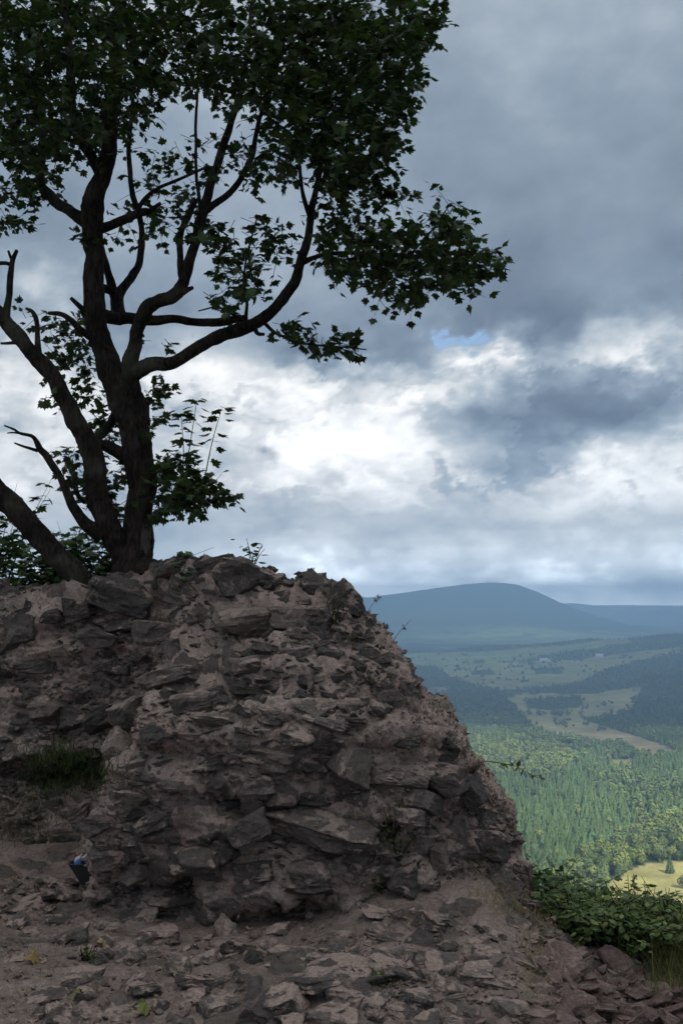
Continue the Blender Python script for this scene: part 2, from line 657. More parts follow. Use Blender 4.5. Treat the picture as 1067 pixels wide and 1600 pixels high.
def make_terrain():
    azs = np.radians(np.concatenate([np.arange(-180, -14, 3.0), np.arange(-14, -2, 0.5), np.arange(-2, 23, 0.16), np.arange(23, 34, 0.5), np.arange(34, 180, 3.0)]))
    rs = np.concatenate([np.geomspace(4.0, 600, 70)[:-1], np.geomspace(600, 6000, 260)[:-1], np.geomspace(6000, 16400, 90)])
    RR, AA = np.meshgrid(rs, azs, indexing='ij')
    x, y = RR * np.sin(AA), RR * np.cos(AA)
    z = terrain_z(x, y)
    z = np.where(RR < 5, -2.4, z)
    k = land(x, y, z)
    P = np.stack([x, y, z * 0], -1).reshape(-1, 3)
    nA = fbm(P / 900, 4).reshape(x.shape)
    nB = fbm(P / 130, 3, off=5).reshape(x.shape)
    col = np.empty(x.shape + (3,))
    col[:] = (.030, .045, .020)
    for i, (poly, c) in enumerate(FIELDS):
        s = k == i
        v = (1 + 0.45 * nB[s] + 0.25 * nA[s])[:, None]
        col[s] = np.array(c) * v * np.stack([np.ones(s.sum()), 1 + .18 * nA[s], np.ones(s.sum())], -1)
    far = (RR > 5200)
    patch = far & (((nA > 0.16) & (z < -215)) | ((nA > -.05) & (RR > 12600)))
    col[patch] = (.125, .150, .060)
    patch2 = far & (nA < -0.28) & (z < -215)
    col[patch2] = (.16, .15, .09)
    px, py, f = project(np.stack([x, y, z], -1))
    strip = far & (RR > 5900) & (RR < 7300) & (nB > -0.12) & (px > 560) & (px < 960)
    col[strip] = (.085, .115, .045)
    m, nt = new_mat('valley_land')
    c = nt.attr('land', 'Color')
    g = gpos(nt)
    n = nt.noise(g, 0.02, 8, 0.65)
    c2 = nt.mix(1.0, c, nt.ramp(n, [(.3, .62), (.5, 1.0), (.72, 1.38)]), 'MULTIPLY')
    finish(nt, c2, 1.0, n, 0.6, 14.0, spec=0.0)
    nr, nc = x.shape
    i = np.arange(nr * nc).reshape(nr, nc)
    j = np.roll(i, -1, 1)
    Q = np.stack([i[:-1], j[:-1], j[1:], i[1:]], -1).reshape(-1, 4)[:, ::-1]
    o = np_obj('valley_terrain', np.stack([x, y, z], -1).reshape(-1, 3), Q, [m], smooth=True, attrs={'land': col.reshape(-1, 3)})
    tag(o, kind='structure')


make_terrain()

# haze: the air of the valley, one even volume round everything but the sky
m, nt = new_mat('valley_air')
pv = nt.node('ShaderNodeVolumePrincipled')
pv.inputs['Color'].default_value = (0.45, 0.69, 1.0, 1)
pv.inputs['Density'].default_value = 1.8e-4
pv.inputs['Anisotropy'].default_value = 0.35
o_ = nt.node('ShaderNodeOutputMaterial')
nt.L.new(pv.outputs[0], o_.inputs['Volume'])
hx, hz0, hz1 = 16700.0, -420.0, 262.0
HV = [(sx * hx, sy * hx, z) for z in (hz0, hz1) for sx, sy in ((-1, -1), (1, -1), (1, 1), (-1, 1))]
HF = [(0, 3, 2, 1), (4, 5, 6, 7), (0, 1, 5, 4), (1, 2, 6, 5), (2, 3, 7, 6), (3, 0, 4, 7)]
tag(np_obj('haze', HV, np.array(HF), [m]), kind='stuff', label='pale blue haze lying over the valley and hills', cat='haze')

# ------------------------------------------------------------------ woods of the valley
m, nt = new_mat('valley_foliage')
tc = nt.attr('tint', 'Color')
nz = nt.noise(gpos(nt), 0.55, 4, 0.6)
finish(nt, nt.mix(1.0, tc, nt.ramp(nz, [(.3, .85), (.7, 1.15)]), 'MULTIPLY'), 0.95, spec=0.05)
M_VALLEY = m


def conifer_template(seed, tiers=5, pts=8):
    r = np.random.default_rng(seed)
    V, F = [], []
    for t in range(tiers):
        zb = 0.06 + 0.80 * (t / tiers) ** 1.0
        zt = min(1.0, zb + 0.34 - 0.02 * t) if t < tiers - 1 else 1.0
        rb = 0.20 * (1 - t / tiers) ** 0.85 * r.uniform(.9, 1.1) + 0.012
        n0 = len(V)
        V.append((r.normal() * .008, r.normal() * .008, zt))
        ph = r.uniform(0, 6)
        for k in range(pts * 2):
            a = ph + math.pi * k / pts
            rr = rb * (r.uniform(.85, 1.15) if k % 2 == 0 else r.uniform(.50, .70))
            V.append((rr * math.cos(a), rr * math.sin(a), zb + (0.0 if k % 2 == 0 else 0.05) + r.normal() * .008))
        for k in range(pts * 2):
            F.append((n0, n0 + 1 + k, n0 + 1 + (k + 1) % (pts * 2)))
    n0 = len(V)
    for k in range(4):
        a = k * math.pi / 2
        V.append((.014 * math.cos(a), .014 * math.sin(a), -.03))
    V.append((0, 0, .5))
    F += [(n0 + k, n0 + (k + 1) % 4, n0 + 4) for k in range(4)]
    return np.array(V), np.array(F)


def ico(sub):
    bm = bmesh.new()
    bmesh.ops.create_icosphere(bm, subdivisions=sub, radius=1)
    V = np.array([v.co[:] for v in bm.verts])
    F = np.array([[v.index for v in f.verts] for f in bm.faces])
    bm.free()
    return V, F


def broadleaf_template(seed, n=70, size=.085):
    """a crown of leaf clumps spread over a lumpy shell, on a short trunk"""
    r = np.random.default_rng(seed)
    V0, F0 = ico(1)
    core = V0 * (1 + .2 * r.normal(size=(len(V0), 1))) * np.array([.20, .20, .26]) + np.array([0, 0, .55])
    d = r.normal(size=(n, 3))
    d[:, 2] += .25
    d /= np.linalg.norm(d, axis=1)[:, None]
    rad = 1 + .55 * fbm(d * 1.7 + seed * 5.3, 2) + .10 * r.normal(size=n)
    c = d * rad[:, None] * np.array([.27, .27, .36]) + np.array([0, 0, .56])
    nrm = d + r.normal(size=(n, 3)) * .32
    nrm /= np.linalg.norm(nrm, axis=1)[:, None]
    t1 = np.cross(nrm, r.normal(size=(n, 3)))
    t1 /= np.linalg.norm(t1, axis=1)[:, None]
    t2 = np.cross(nrm, t1)
    sz = size * r.uniform(.7, 1.4, n)[:, None]
    k = np.stack([c - t1 * sz, c - t2 * sz * .8 + nrm * sz * .3, c + t1 * sz, c + t2 * sz * .8 + nrm * sz * .3], 1).reshape(-1, 3)
    f = np.array([(0, 1, 2), (0, 2, 3)])
    F = (f[None] + (np.arange(n) * 4)[:, None, None]).reshape(-1, 3)
    a = np.arange(4) * math.pi / 2
    T = np.vstack([np.stack([.022 * np.cos(a), .022 * np.sin(a), 0 * a - .03], -1), [[0, 0, .45]]])
    n1 = len(core)
    return np.vstack([core, k, T]), np.vstack([F0, F + n1, np.array([(i, (i + 1) % 4, 4) for i in range(4)]) + n1 + len(k)])


def make_woods():
    r = np.random.default_rng(21)
    # candidate positions by distance bands
    pts = []
    for r0, r1, sp in ((740, 1300, 6.9), (1300, 2000, 8.0), (2000, 3000, 12.5), (3000, 4300, 16.0), (4300, 4760, 14.5)):
        a0, a1 = R(0.5), R(20.5)
        n = int((a1 - a0) * (r1 ** 2 - r0 ** 2) / 2 / sp ** 2)
        rr = np.sqrt(r.uniform(r0 ** 2, r1 ** 2, n))
        aa = r.uniform(a0, a1, n)
        pts.append(np.stack([rr * np.sin(aa), rr * np.cos(aa)], -1))
        # thinner belts on either side, hidden from here by the ruin or beyond the frame
        for b0, b1 in ((R(-11), a0), (a1, R(25))):
            n = int((b1 - b0) * (r1 ** 2 - r0 ** 2) / 2 / (sp * 1.5) ** 2)
            rr = np.sqrt(r.uniform(r0 ** 2, r1 ** 2, n))
            aa = r.uniform(b0, b1, n)
            pts.append(np.stack([rr * np.sin(aa), rr * np.cos(aa)], -1))
    P = np.vstack(pts)
    z = terrain_z(P[:, 0], P[:, 1])
    k = land(P[:, 0], P[:, 1], z)
    px, py, f = project(np.stack([P[:, 0], P[:, 1], z], -1))
    rr = np.hypot(P[:, 0], P[:, 1])
    nA = fbm(np.stack([P[:, 0] / 90, P[:, 1] / 90, z * 0], -1), 3)
    nH = fbm(np.stack([P[:, 0] / 260, P[:, 1] / 260, z * 0 + 4], -1), 3)
    # hedges and scattered trees on the fields; a few woods thin out
    hedge = (k >= 0) & (k != 3) & (np.abs(nH) < 0.018) & (rr > 2000)
    scatter = (k >= 0) & (k != 3) & (r.random(len(P)) < 0.003)
    thin = (rr > 3000) & (k < 0) & (nH > 0.42)
    keep = ((k < 0) & ~thin) | hedge | scatter
    keep &= ~((rr > 4330) & (nH > 1.0))
    P, z, px, py, rr, nA, nH, k = (q[keep] for q in (P, z, px, py, rr, nA, nH, k))
    n = len(P)
    # which stands are spruce
    con = (nA + 0.25 * r.normal(size=n) > -0.02)
    spruce_core = in_poly(px, py, [(770, 1215), (860, 1200), (960, 1240), (1000, 1290), (930, 1330), (860, 1375), (800, 1370)])
    con |= spruce_core & (r.random(n) < 0.93)
    broad_zone = in_poly(px, py, [(740, 1155), (850, 1150), (900, 1190), (880, 1215), (800, 1215), (740, 1215)]) | \
        in_poly(px, py, [(830, 1385), (960, 1340), (1000, 1300), (1080, 1260), (1080, 1345), (960, 1370), (900, 1420), (830, 1420)])
    con &= ~(broad_zone & (r.random(n) < 0.86))
    con &= ~(k >= 0)
    ridge_sp = (rr > 4250)
    con |= ridge_sp & (r.random(n) < 0.8)
    hgt = np.where(con, r.uniform(11, 15.5, n), r.uniform(9, 15.5, n)) * np.where(rr > 2600, .72, np.where(rr > 2000, .9, 1.0))
    hgt = np.where(k >= 0, r.uniform(7, 13, n), hgt)
    tint = np.where(con[:, None], np.array([.080, .122, .046]), np.array([.110, .146, .048]))
    tint = tint * (1 + np.where(con, .11, .15)[:, None] * r.normal(size=(n, 1)) + .5 * nH[:, None]).clip(.4, 1.7) * (1 + .05 * r.normal(size=(n, 3)))
    hgt = hgt * (1 + .5 * nA + .12 * r.normal(size=n)).clip(.55, 1.4)
    yel = (~con) & broad_zone
    tint[yel] = tint[yel] * np.array([1.14, 1.08, 1.0])
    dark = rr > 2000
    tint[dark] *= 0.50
    sel = np.argsort(rr)
    vis = (py < 1445) & (px > 790) & (px < 1075)
    near_c = [i for i in sel if con[i] and vis[i]][:290]
    near_b = [i for i in sel if (not con[i]) and vis[i]][:290]
    solo = set(near_c) | set(near_b)
    rest = np.array([i for i in range(n) if i not in solo])
    mb = MB()

    def batch(idx, templates, wid):
        if not len(idx):
            return
        tv = r.integers(0, len(templates), len(idx))
        for t, (Vt, Ft) in enumerate(templates):
            ii = idx[tv == t]
            if not len(ii):
                continue
            a = r.uniform(0, 6.28, len(ii))
            s = hgt[ii]
            w = s * wid * r.uniform(.85, 1.2, len(ii))
            M = np.zeros((len(ii), 3, 3))
            M[:, 0, 0] = np.cos(a) * w; M[:, 0, 1] = -np.sin(a) * w
            M[:, 1, 0] = np.sin(a) * w; M[:, 1, 1] = np.cos(a) * w
            M[:, 2, 2] = s
            V, F = stamp(Vt, Ft, M, np.stack([P[ii, 0], P[ii, 1], z[ii] - .5], -1))
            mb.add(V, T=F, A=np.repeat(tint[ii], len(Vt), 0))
    cn = [conifer_template(s, 4, 5) for s in range(4)]
    bn = [broadleaf_template(s, 24, .12) for s in range(6)]
    cf = [conifer_template(s, 2, 4) for s in range(3)]
    bf = [broadleaf_template(s, 6, .22) for s in range(5)]
    azr = np.degrees(np.arctan2(P[rest, 0], P[rest, 1]))
    isn = (rr[rest] < 2000) & (azr > .5) & (azr < 20.5)
    side = (azr <= .5) | (azr >= 20.5)
    hgt[rest[side]] *= 1.25
    batch(rest[isn & con[rest]], cn, 1.4)
    batch(rest[isn & ~con[rest]], bn, 1.0)
    batch(rest[~isn & con[rest]], cf, 1.15)
    batch(rest[~isn & ~con[rest]], bf, 1.3)
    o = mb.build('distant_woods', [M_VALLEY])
    tag(o, 'mixed green woods covering the valley floor and slopes', 'woods', kind='stuff')
    # the trees one can tell apart, nearest to the hill
    ct = [conifer_template(40 + s, 7, 9) for s in range(5)]
    bt = [broadleaf_template(40 + s, 190, .055) for s in range(5)]
    cm = []
    for typ, T in (('c', ct), ('b', bt)):
        for s, (V, F) in enumerate(T):
            for v in range(4):
                base = np.array([.080, .122, .046]) if typ == 'c' else np.array([.110, .146, .048]) * (np.array([1.25, 1.1, .9]) if v == 3 else 1)
                c = base * (0.75, 0.95, 1.15, 1.35)[v]
                cm.append((typ, np_mesh('spruce_tree' if typ == 'c' else 'broadleaf_tree', V, F, [M_VALLEY], attrs={'tint': np.tile(c, (len(V), 1))})))
    cms = {t: [me for tt, me in cm if tt == t] for t in 'cb'}
    for typ, idx, nm, lab, grp in (
            ('c', near_c, 'spruce_tree', 'narrow spruce among the nearest trees of the sunlit valley wood', 'nearest spruces of the valley wood'),
            ('b', near_b, 'broadleaf_tree', 'round leafy tree among the nearest trees of the sunlit valley wood', 'nearest leafy trees of the valley wood')):
        for i in idx:
            o = bpy.data.objects.new(nm, random.choice(cms[typ]))
            o.location = (P[i, 0], P[i, 1], z[i] - .4)
            w = hgt[i] * (1.4 if typ == 'c' else 1.1) * random.uniform(.85, 1.2)
            o.scale = (w, w, hgt[i])
            o.rotation_euler = (0, 0, random.uniform(0, 6.28))
            tag(link(o), lab, 'tree', grp)

    def lone(px_, py_, h, typ, lab, nm, w=1.0):
        # stands on the terrain along that line of sight
        d = ray(px_, py_)
        ts = np.geomspace(600, 6000, 1500)
        q = np.array([0, 0, EYE]) + np.array(d)[None] * ts[:, None]
        below = q[:, 2] < terrain_z(q[:, 0], q[:, 1])
        q = Vector(q[int(np.argmax(below))])
        o = bpy.data.objects.new(nm, random.choice(cms[typ][0:8]))
        o.location = (q.x, q.y, q.z - .3)
        o.scale = (h * w, h * w, h)
        tag(link(o), lab, 'tree')
    lone(1046, 1364, 17, 'c', 'dark conical spruce standing alone on the sunlit meadow', 'spruce_tree', 1.5)
    lone(1066, 1388, 11, 'b', 'small dark tree at the edge of the meadow, lowest of its lone trees', 'broadleaf_tree', 1.3)
    lone(1030, 1347, 8, 'c', 'short young spruce at the top edge of the sunlit meadow', 'spruce_tree', 1.5)
    lone(1059, 1345, 10, 'b', 'small bushy tree at the top edge of the meadow above the lone spruce', 'broadleaf_tree', 1.2)
    lone(892, 1168, 26, 'b', 'large round dark tree at the lower edge of the tan field', 'broadleaf_tree', 1.9)
    lone(909, 1124, 14, 'b', 'tiny single tree in the middle of the tan field', 'broadleaf_tree', 1.0)
    lone(865, 1128, 10, 'c', 'tiny single spruce on the left half of the tan field', 'spruce_tree', 1.0)
    lone(940, 1130, 18, 'b', 'round tree at the tip of the grove in the tan field', 'broadleaf_tree', 1.4)


make_woods()


def make_house(px_, py_, r_, w, dpt, h, roofc, rot, lab):
    d = ray(px_, py_)
    hd = math.hypot(d.x, d.y)
    x, y = d.x / hd * r_, d.y / hd * r_
    z = float(terrain_z(np.array([x]), np.array([y]))[0])
    e = empty('farm_house', (x, y, z))
    e.rotation_euler.z = rot
    tag(e, lab, 'house')
    W = [(-w, -dpt, -2), (w, -dpt, -2), (w, dpt, -2), (-w, dpt, -2), (-w, -dpt, h), (w, -dpt, h), (w, dpt, h), (-w, dpt, h), (-w, 0, h + dpt * .9), (w, 0, h + dpt * .9)]
    V = np.array(W)
    np_obj('wall', V, [np.array([(0, 1, 5, 4), (1, 2, 6, 5), (2, 3, 7, 6), (3, 0, 4, 7)]), np.array([(4, 8, 7), (5, 6, 9)])], [M_HWALL], e)
    k = 1.08
    Rr = np.array([(-w * k, -dpt * 1.2, h - dpt * .12), (w * k, -dpt * 1.2, h - dpt * .12), (w * k, 0, h + dpt * .96), (-w * k, 0, h + dpt * .96), (w * k, dpt * 1.2, h - dpt * .12), (-w * k, dpt * 1.2, h - dpt * .12)])
    mm, n_ = new_mat('house_roof')
    finish(n_, n_.mix(n_.noise(pos(n_), 0.6), roofc, tuple(c * .7 for c in roofc)), 0.8)
    np_obj('roof', Rr, np.array([(0, 1, 2, 3), (3, 2, 4, 5)]), [mm], e)
    for s in (-.55, 0, .55):
        np_obj('window', np.array([(s * w - 1, -dpt - .05, 1.2), (s * w + 1, -dpt - .05, 1.2), (s * w + 1, -dpt - .05, 3.2), (s * w - 1, -dpt - .05, 3.2)]), np.array([(0, 1, 2, 3)]), [M_HWIN], e)


M_HWALL, nt = new_mat('house_plaster')
finish(nt, nt.mix(nt.noise(pos(nt), 0.8), (.75, .74, .70), (.62, .60, .56)), 0.9)
M_HWIN, nt = new_mat('house_window')
finish(nt, nt.mix(nt.noise(pos(nt), 2.0), (.03, .035, .04), (.06, .065, .07)), 0.3)
make_house(849, 1027, 3800, 15, 7, 7, (.45, .42, .40), 0.2, 'white farmhouse among trees on the near side of the green field strip')
make_house(936, 1021, 3850, 13, 6.5, 7, (.50, .47, .46), -0.3, 'small white farmhouse standing highest on the far fields')
make_house(861, 1028, 3790, 8, 5, 5, (.30, .22, .18), 0.5, 'low barn beside the white farmhouse among trees')


def make_mast(px_, h, lab):
    d = ray(px_, 912)
    r_ = 9550.0
    hd = math.hypot(d.x, d.y)
    x, y = d.x / hd * r_, d.y / hd * r_
    z = float(terrain_z(np.array([x]), np.array([y]))[0])
    V, Q, T = tube(np.array([[0, 0, -5], [0, 0, h * .6], [0, 0, h]]), np.array([2.6, 2.0, 1.2]), 6)
    e = empty('radio_mast', (x, y, z))
    tag(e, lab, 'mast')
    mm, n_ = new_mat('mast_steel')
    finish(n_, n_.mix(n_.noise(pos(n_), .2), (.16, .16, .17), (.24, .24, .25)), 0.6)
    np_obj('mast_pole', V, [Q, T], [mm], e)
    V, Q, T = tube(np.array([[0, 0, h * .55], [0, 0, h * .64]]), np.array([4, 4.0]), 8)
    np_obj('platform', V, [Q, T], [mm], e)


make_mast(761, 30, 'thin mast on the summit of the blue mountain, the taller one')
make_mast(776, 22, 'thin mast on the summit of the blue mountain, the shorter one')

# ------------------------------------------------------------------ materials of the hilltop
def stone_material(name, attr_tint=False, red=0.0, dust=.8, redc=(.230, .150, .128), dth=.555):
    m, nt = new_mat(name)
    p = pos(nt) if attr_tint else gpos(nt)
    if attr_tint:
        rnd = nt.attr('tint')
    else:
        rnd = nt.node('ShaderNodeObjectInfo').outputs['Random']
    base = nt.ramp(rnd, [(0, (.062, .054, .050)), (.25, (.125, .104, .092)), (.45, (.078, .069, .065)), (.65, (.165, .134, .116)), (.82, (.098, .086, .080)), (1, (.220, .170, .142))])
    if red:
        base = nt.mix(red, base, redc)
    n1 = nt.noise(p, 9, 6, 0.62)
    n2 = nt.noise(p, 55, 6, 0.65)
    n3 = nt.noise(p, 3.5, 4, 0.6)
    c = nt.mix(1.0, base, nt.ramp(n1, [(.28, .62), (.5, 1.0), (.75, 1.45)]), 'MULTIPLY')
    c = nt.mix(1.0, c, nt.ramp(n2, [(.3, .72), (.7, 1.28)]), 'MULTIPLY')
    # mortar still clinging to the stone, dust and pale lichen
    geo = nt.node('ShaderNodeNewGeometry')
    sn = nt.node('ShaderNodeSeparateXYZ')
    nt.L.new(geo.outputs['Normal'], sn.inputs[0])
    dn = nt.noise(p, 7.5, 9, 0.68, 0.3)
    dm = nt.maprange(nt.m('ADD', dn, nt.m('MULTIPLY', sn.outputs[2], .07)), dth, dth + .065)
    mort = nt.mix(1.0, (.375, .282, .238, 1), nt.ramp(n2, [(.3, .6), (.7, 1.35)]), 'MULTIPLY')
    c = nt.mix(nt.m('MULTIPLY', dm, dust), c, mort)
    lich = nt.m('MULTIPLY', nt.maprange(n3, .54, .64), nt.maprange(nt.noise(p, 80, 4, .7), .52, .60))
    c = nt.mix(nt.m('MULTIPLY', lich, .55), c, (.36, .33, .29))
    moss = nt.m('MULTIPLY', nt.maprange(nt.noise(p, 5.2, 5, .6, 0.4), .60, .72), nt.maprange(n2, .4, .6))
    c = nt.mix(nt.m('MULTIPLY', moss, .35), c, (.055, .065, .030))
    h = nt.m('ADD', nt.m('MULTIPLY', n1, .9), nt.m('ADD', nt.m('MULTIPLY', n2, .35), nt.m('MULTIPLY', nt.noise(p, 190, 3, .6), .12)))
    h = nt.m('ADD', h, nt.m('ADD', nt.m('MULTIPLY', dm, .22), nt.m('MULTIPLY', nt.noise(p, 22, 5, .7, 1.2), .6)))
    finish(nt, c, nt.ramp(n1, [(.3, .75), (.7, .97)]), h, 0.9, 0.045, spec=0.22)
    return m


M_STONE = stone_material('dark_wall_stone')
M_CHIP = stone_material('stone_chips', True, .55, .8, (.30, .22, .185))
M_BED = stone_material('bedded_ground_stone', False, .0, .85, dth=.515)
M_SMALL = stone_material('small_wall_stones', True)
M_RED = stone_material('reddish_rubble_stone', False, 0.6, .35)


def earth_material(name, a, b, stone_attr=True):
    m, nt = new_mat(name)
    p = gpos(nt)
    n1 = nt.noise(p, 4, 6, .6)
    n2 = nt.noise(p, 38, 8, .68)
    n3 = nt.noise(p, 150, 5, .7)
    c = nt.mix(nt.maprange(n1, .36, .66), a, b)
    c = nt.mix(1.0, c, nt.ramp(n2, [(.28, .55), (.5, 1.0), (.74, 1.42)]), 'MULTIPLY')
    c = nt.mix(1.0, c, nt.ramp(n3, [(.3, .70), (.7, 1.30)]), 'MULTIPLY')
    # pale and dark grit
    vd = nt.vor(p, 95)
    vc = nt.vor(p, 95, out=1)
    sepc = nt.node('ShaderNodeSeparateColor')
    nt.L.new(vc, sepc.inputs[0])
    grit = nt.m('MULTIPLY', nt.maprange(vd, .38, .20), nt.maprange(sepc.outputs[0], .70, .76))
    c = nt.mix(nt.m('MULTIPLY', grit, .75), c, nt.ramp(sepc.outputs[1], [(0, (.07, .062, .06)), (.5, (.20, .16, .14)), (1, (.36, .32, .285))]))
    h = nt.m('ADD', nt.m('MULTIPLY', n2, 1.0), nt.m('ADD', nt.m('MULTIPLY', n3, .35), nt.m('MULTIPLY', grit, .25)))
    if stone_attr:
        sa = nt.attr('stone')
        ce = nt.attr('cell')
        sc = nt.ramp(ce, [(0, (.086, .075, .069)), (.3, (.145, .122, .106)), (.55, (.105, .093, .088)), (.8, (.190, .155, .134)), (1, (.130, .115, .106))])
        sc = nt.mix(1.0, sc, nt.ramp(n2, [(.3, .66), (.7, 1.35)]), 'MULTIPLY')
        f = nt.maprange(nt.m('ADD', sa, nt.m('MULTIPLY', nt.m('SUBTRACT', n2, .5), .7)), .42, .60)
        c = nt.mix(f, c, sc)
        gr = nt.attr('green')
        c = nt.mix(nt.m('MULTIPLY', nt.maprange(nt.m('ADD', gr, nt.m('SUBTRACT', n2, .5)), .40, .65), .8), c, (.045, .052, .022))
    finish(nt, c, 0.95, h, 0.95, 0.05, spec=0.12)
    return m


M_MORTAR = earth_material('eroded_lime_mortar', (.415, .314, .270), (.545, .428, .370))
M_EARTH = earth_material('trodden_earth', (.275, .212, .181), (.395, .308, .266))

# ------------------------------------------------------------------ the ground of the hilltop
def gz(x, y):
    x, y = np.asarray(x, float), np.asarray(y, float)
    z = np.zeros_like(x + y)
    # slope of soil rising to the foot of the ruin
    z = z + 0.17 * sstep(-0.25, 0.40, x) * sstep(4.3, 5.25, y) - 0.03 * sstep(.0, -.4, x) * sstep(4.6, 5.2, y) * (1 - sstep(0.55, 1.15, x))
    # low outcrop in front
    z = z + 0.13 * np.exp(-(((x + 0.02) / .75) ** 2 + ((y - 4.1) / .38) ** 2))
    # falls away to the right and behind on the right
    z = z - 0.34 * sstep(0.62, 1.35, x) - 0.10 * np.clip(x - 1.35, 0, 8)
    z = z - 1.5 * sstep(5.15, 8.0, y) * sstep(0.7, 1.7, x)
    z = z - 0.55 * np.clip(np.hypot(x, y - 2) - 5.6, 0, 20) * sstep(1.2, 2.6, x)
    # a little bank along the left below the recess
    z = z + 0.10 * sstep(5.6, 6.5, y) * (1 - sstep(-1.6, -1.2, x))
    z = z - 0.45 * np.clip(y - 8.2, 0, 40) - 0.10 * np.clip(np.abs(x) - 7, 0, 40)
    return z


def make_ground():
    xs = np.concatenate([np.linspace(-16, -3, 40)[:-1], np.linspace(-3, 2.7, 370)[:-1], np.linspace(2.7, 10, 40)])
    ys = np.concatenate([np.linspace(-9, 3.2, 40)[:-1], np.linspace(3.2, 6.8, 240)[:-1], np.linspace(6.8, 14, 30)])
    Y, X = np.meshgrid(ys, xs, indexing='ij')
    Z = gz(X, Y)
    P = np.stack([X, Y, Z], -1).reshape(-1, 3)
    f1, f2, cid = voronoi(P * np.array([4.2, 5.0, 2.0]) + 0.25 * fbm(P * 5, 2)[:, None])
    edge = f2 - f1
    cell = (cid % 97) / 97.0
    cov = sstep(-.05, .30, fbm(P * 1.3, 3, off=9.0) + 0.35 * np.exp(-(((P[:, 0] - .05) / 1.2) ** 2 + ((P[:, 1] - 4.1) / .55) ** 2)))
    st = (cell > .45) * sstep(.03, .14, edge) * cov * sstep(3.1, 3.5, P[:, 1]) * sstep(7.0, 6.4, P[:, 1]) * sstep(2.7, 2.2, P[:, 0]) * sstep(-3.0, -2.6, P[:, 0])
    d = st * (0.015 + 0.05 * (cell - .45)) + 0.05 * fbm(P * 1.7, 3) + 0.020 * fbm(P * 7, 3, off=3) + 0.008 * fbm(P * 30, 3, off=7)
    g1, g2, gid = voronoi(P * 15.0)
    peb = ((gid % 13) > 6) * sstep(.42, .12, g1) * 0.016 * (0.4 + cov)
    inner = sstep(9, 3, np.abs(P[:, 0]))
    P[:, 2] += (d + peb) * (0.35 + 0.65 * inner)
    green = np.clip(0.9 * sstep(1.1, 1.9, P[:, 0]) * sstep(5.2, 5.8, P[:, 1]), 0, 1)
    o = np_obj('ground', P, grid_faces(len(ys), len(xs)), [M_EARTH], smooth=True, attrs={'stone': st * .95, 'cell': cell, 'green': green})
    tag(o, kind='structure')
    bv = BVHTree.FromPolygons(P.tolist(), grid_faces(len(ys), len(xs)).tolist())
    return o, bv


ground, BV_G = make_ground()

# ------------------------------------------------------------------ the ruin
def px2x(px, Y):
    return (px - 533.5) / FPX * Y


def py2z(py, Y):
    return float(at(533.5, py, Y).z)


_ft = [(-900, 1.50), (0, 1.50), (130, 1.50), (200, 1.50), (430, 1.52), (545, 1.60)]
_edge = [(545, 930), (562, 972), (590, 1004), (622, 1034), (640, 1078), (668, 1108), (700, 1138), (738, 1188), (752, 1222), (786, 1258), (796, 1300), (794, 1345), (800, 1392)]
ZT_X = np.array([px2x(p, 6.0) for p, z in _ft] + [px2x(p, 5.75) for p, y in _edge[1:]])
ZT_Z = np.array([z for p, z in _ft] + [py2z(y, 5.75) for p, y in _edge[1:]])
RB_PX = np.array([-900, -200, 0, 100, 140, 200, 260, 330, 420, 440, 545, 640])
RB_PY = np.array([930, 930, 933, 930, 918, 902, 892, 890, 903, 918, 926, 930.])


def front_y(x, z):
    FL = 6.50 + 0.26 * z
    FP = 5.16 + 0.10 * z + 0.60 * sstep(0.85, 1.6, z) + 0.45 * sstep(0.25, 1.05, x) ** 1.0 + 0.10 * sstep(-.6, -1.3, x)
    xl = -1.45 + 0.34 * np.clip((z - .2) / 1.0, 0, 1)
    w = sstep(-.14, .14, x - xl)
    w = w * (1 - 0.55 * sstep(1.12, 1.5, z) * sstep(-.35, -1.0, x))
    Y = FL * (1 - w) + FP * w
    # undercut foot under an overhanging lip
    lip = np.interp(x, [-1.6, -1.3, -.75, -.66, -.42, -.36, .0, .12, .4], [.26, .22, .20, .02, .00, .10, .08, -.2, -.5])
    Y = Y + 0.24 * sstep(lip + .05, lip - .07, z) * w
    # eroded hollow band half way up the pier
    Y = Y + 0.11 * np.exp(-((z - .62 - .05 * np.sin(x * 3)) / .07) ** 2) * w * sstep(-.95, -.6, x) * sstep(.35, .1, x)
    # recess behind the grass tuft on the left
    Y = Y + 0.22 * np.exp(-((z - .42) / .13) ** 2) * (1 - w)
    # square putlog hole
    hole = sstep(.018, .0, np.abs(x + .165) - .083) * sstep(.014, 0, np.abs(z - .088) - .045)
    Y = Y + 0.16 * hole
    return Y


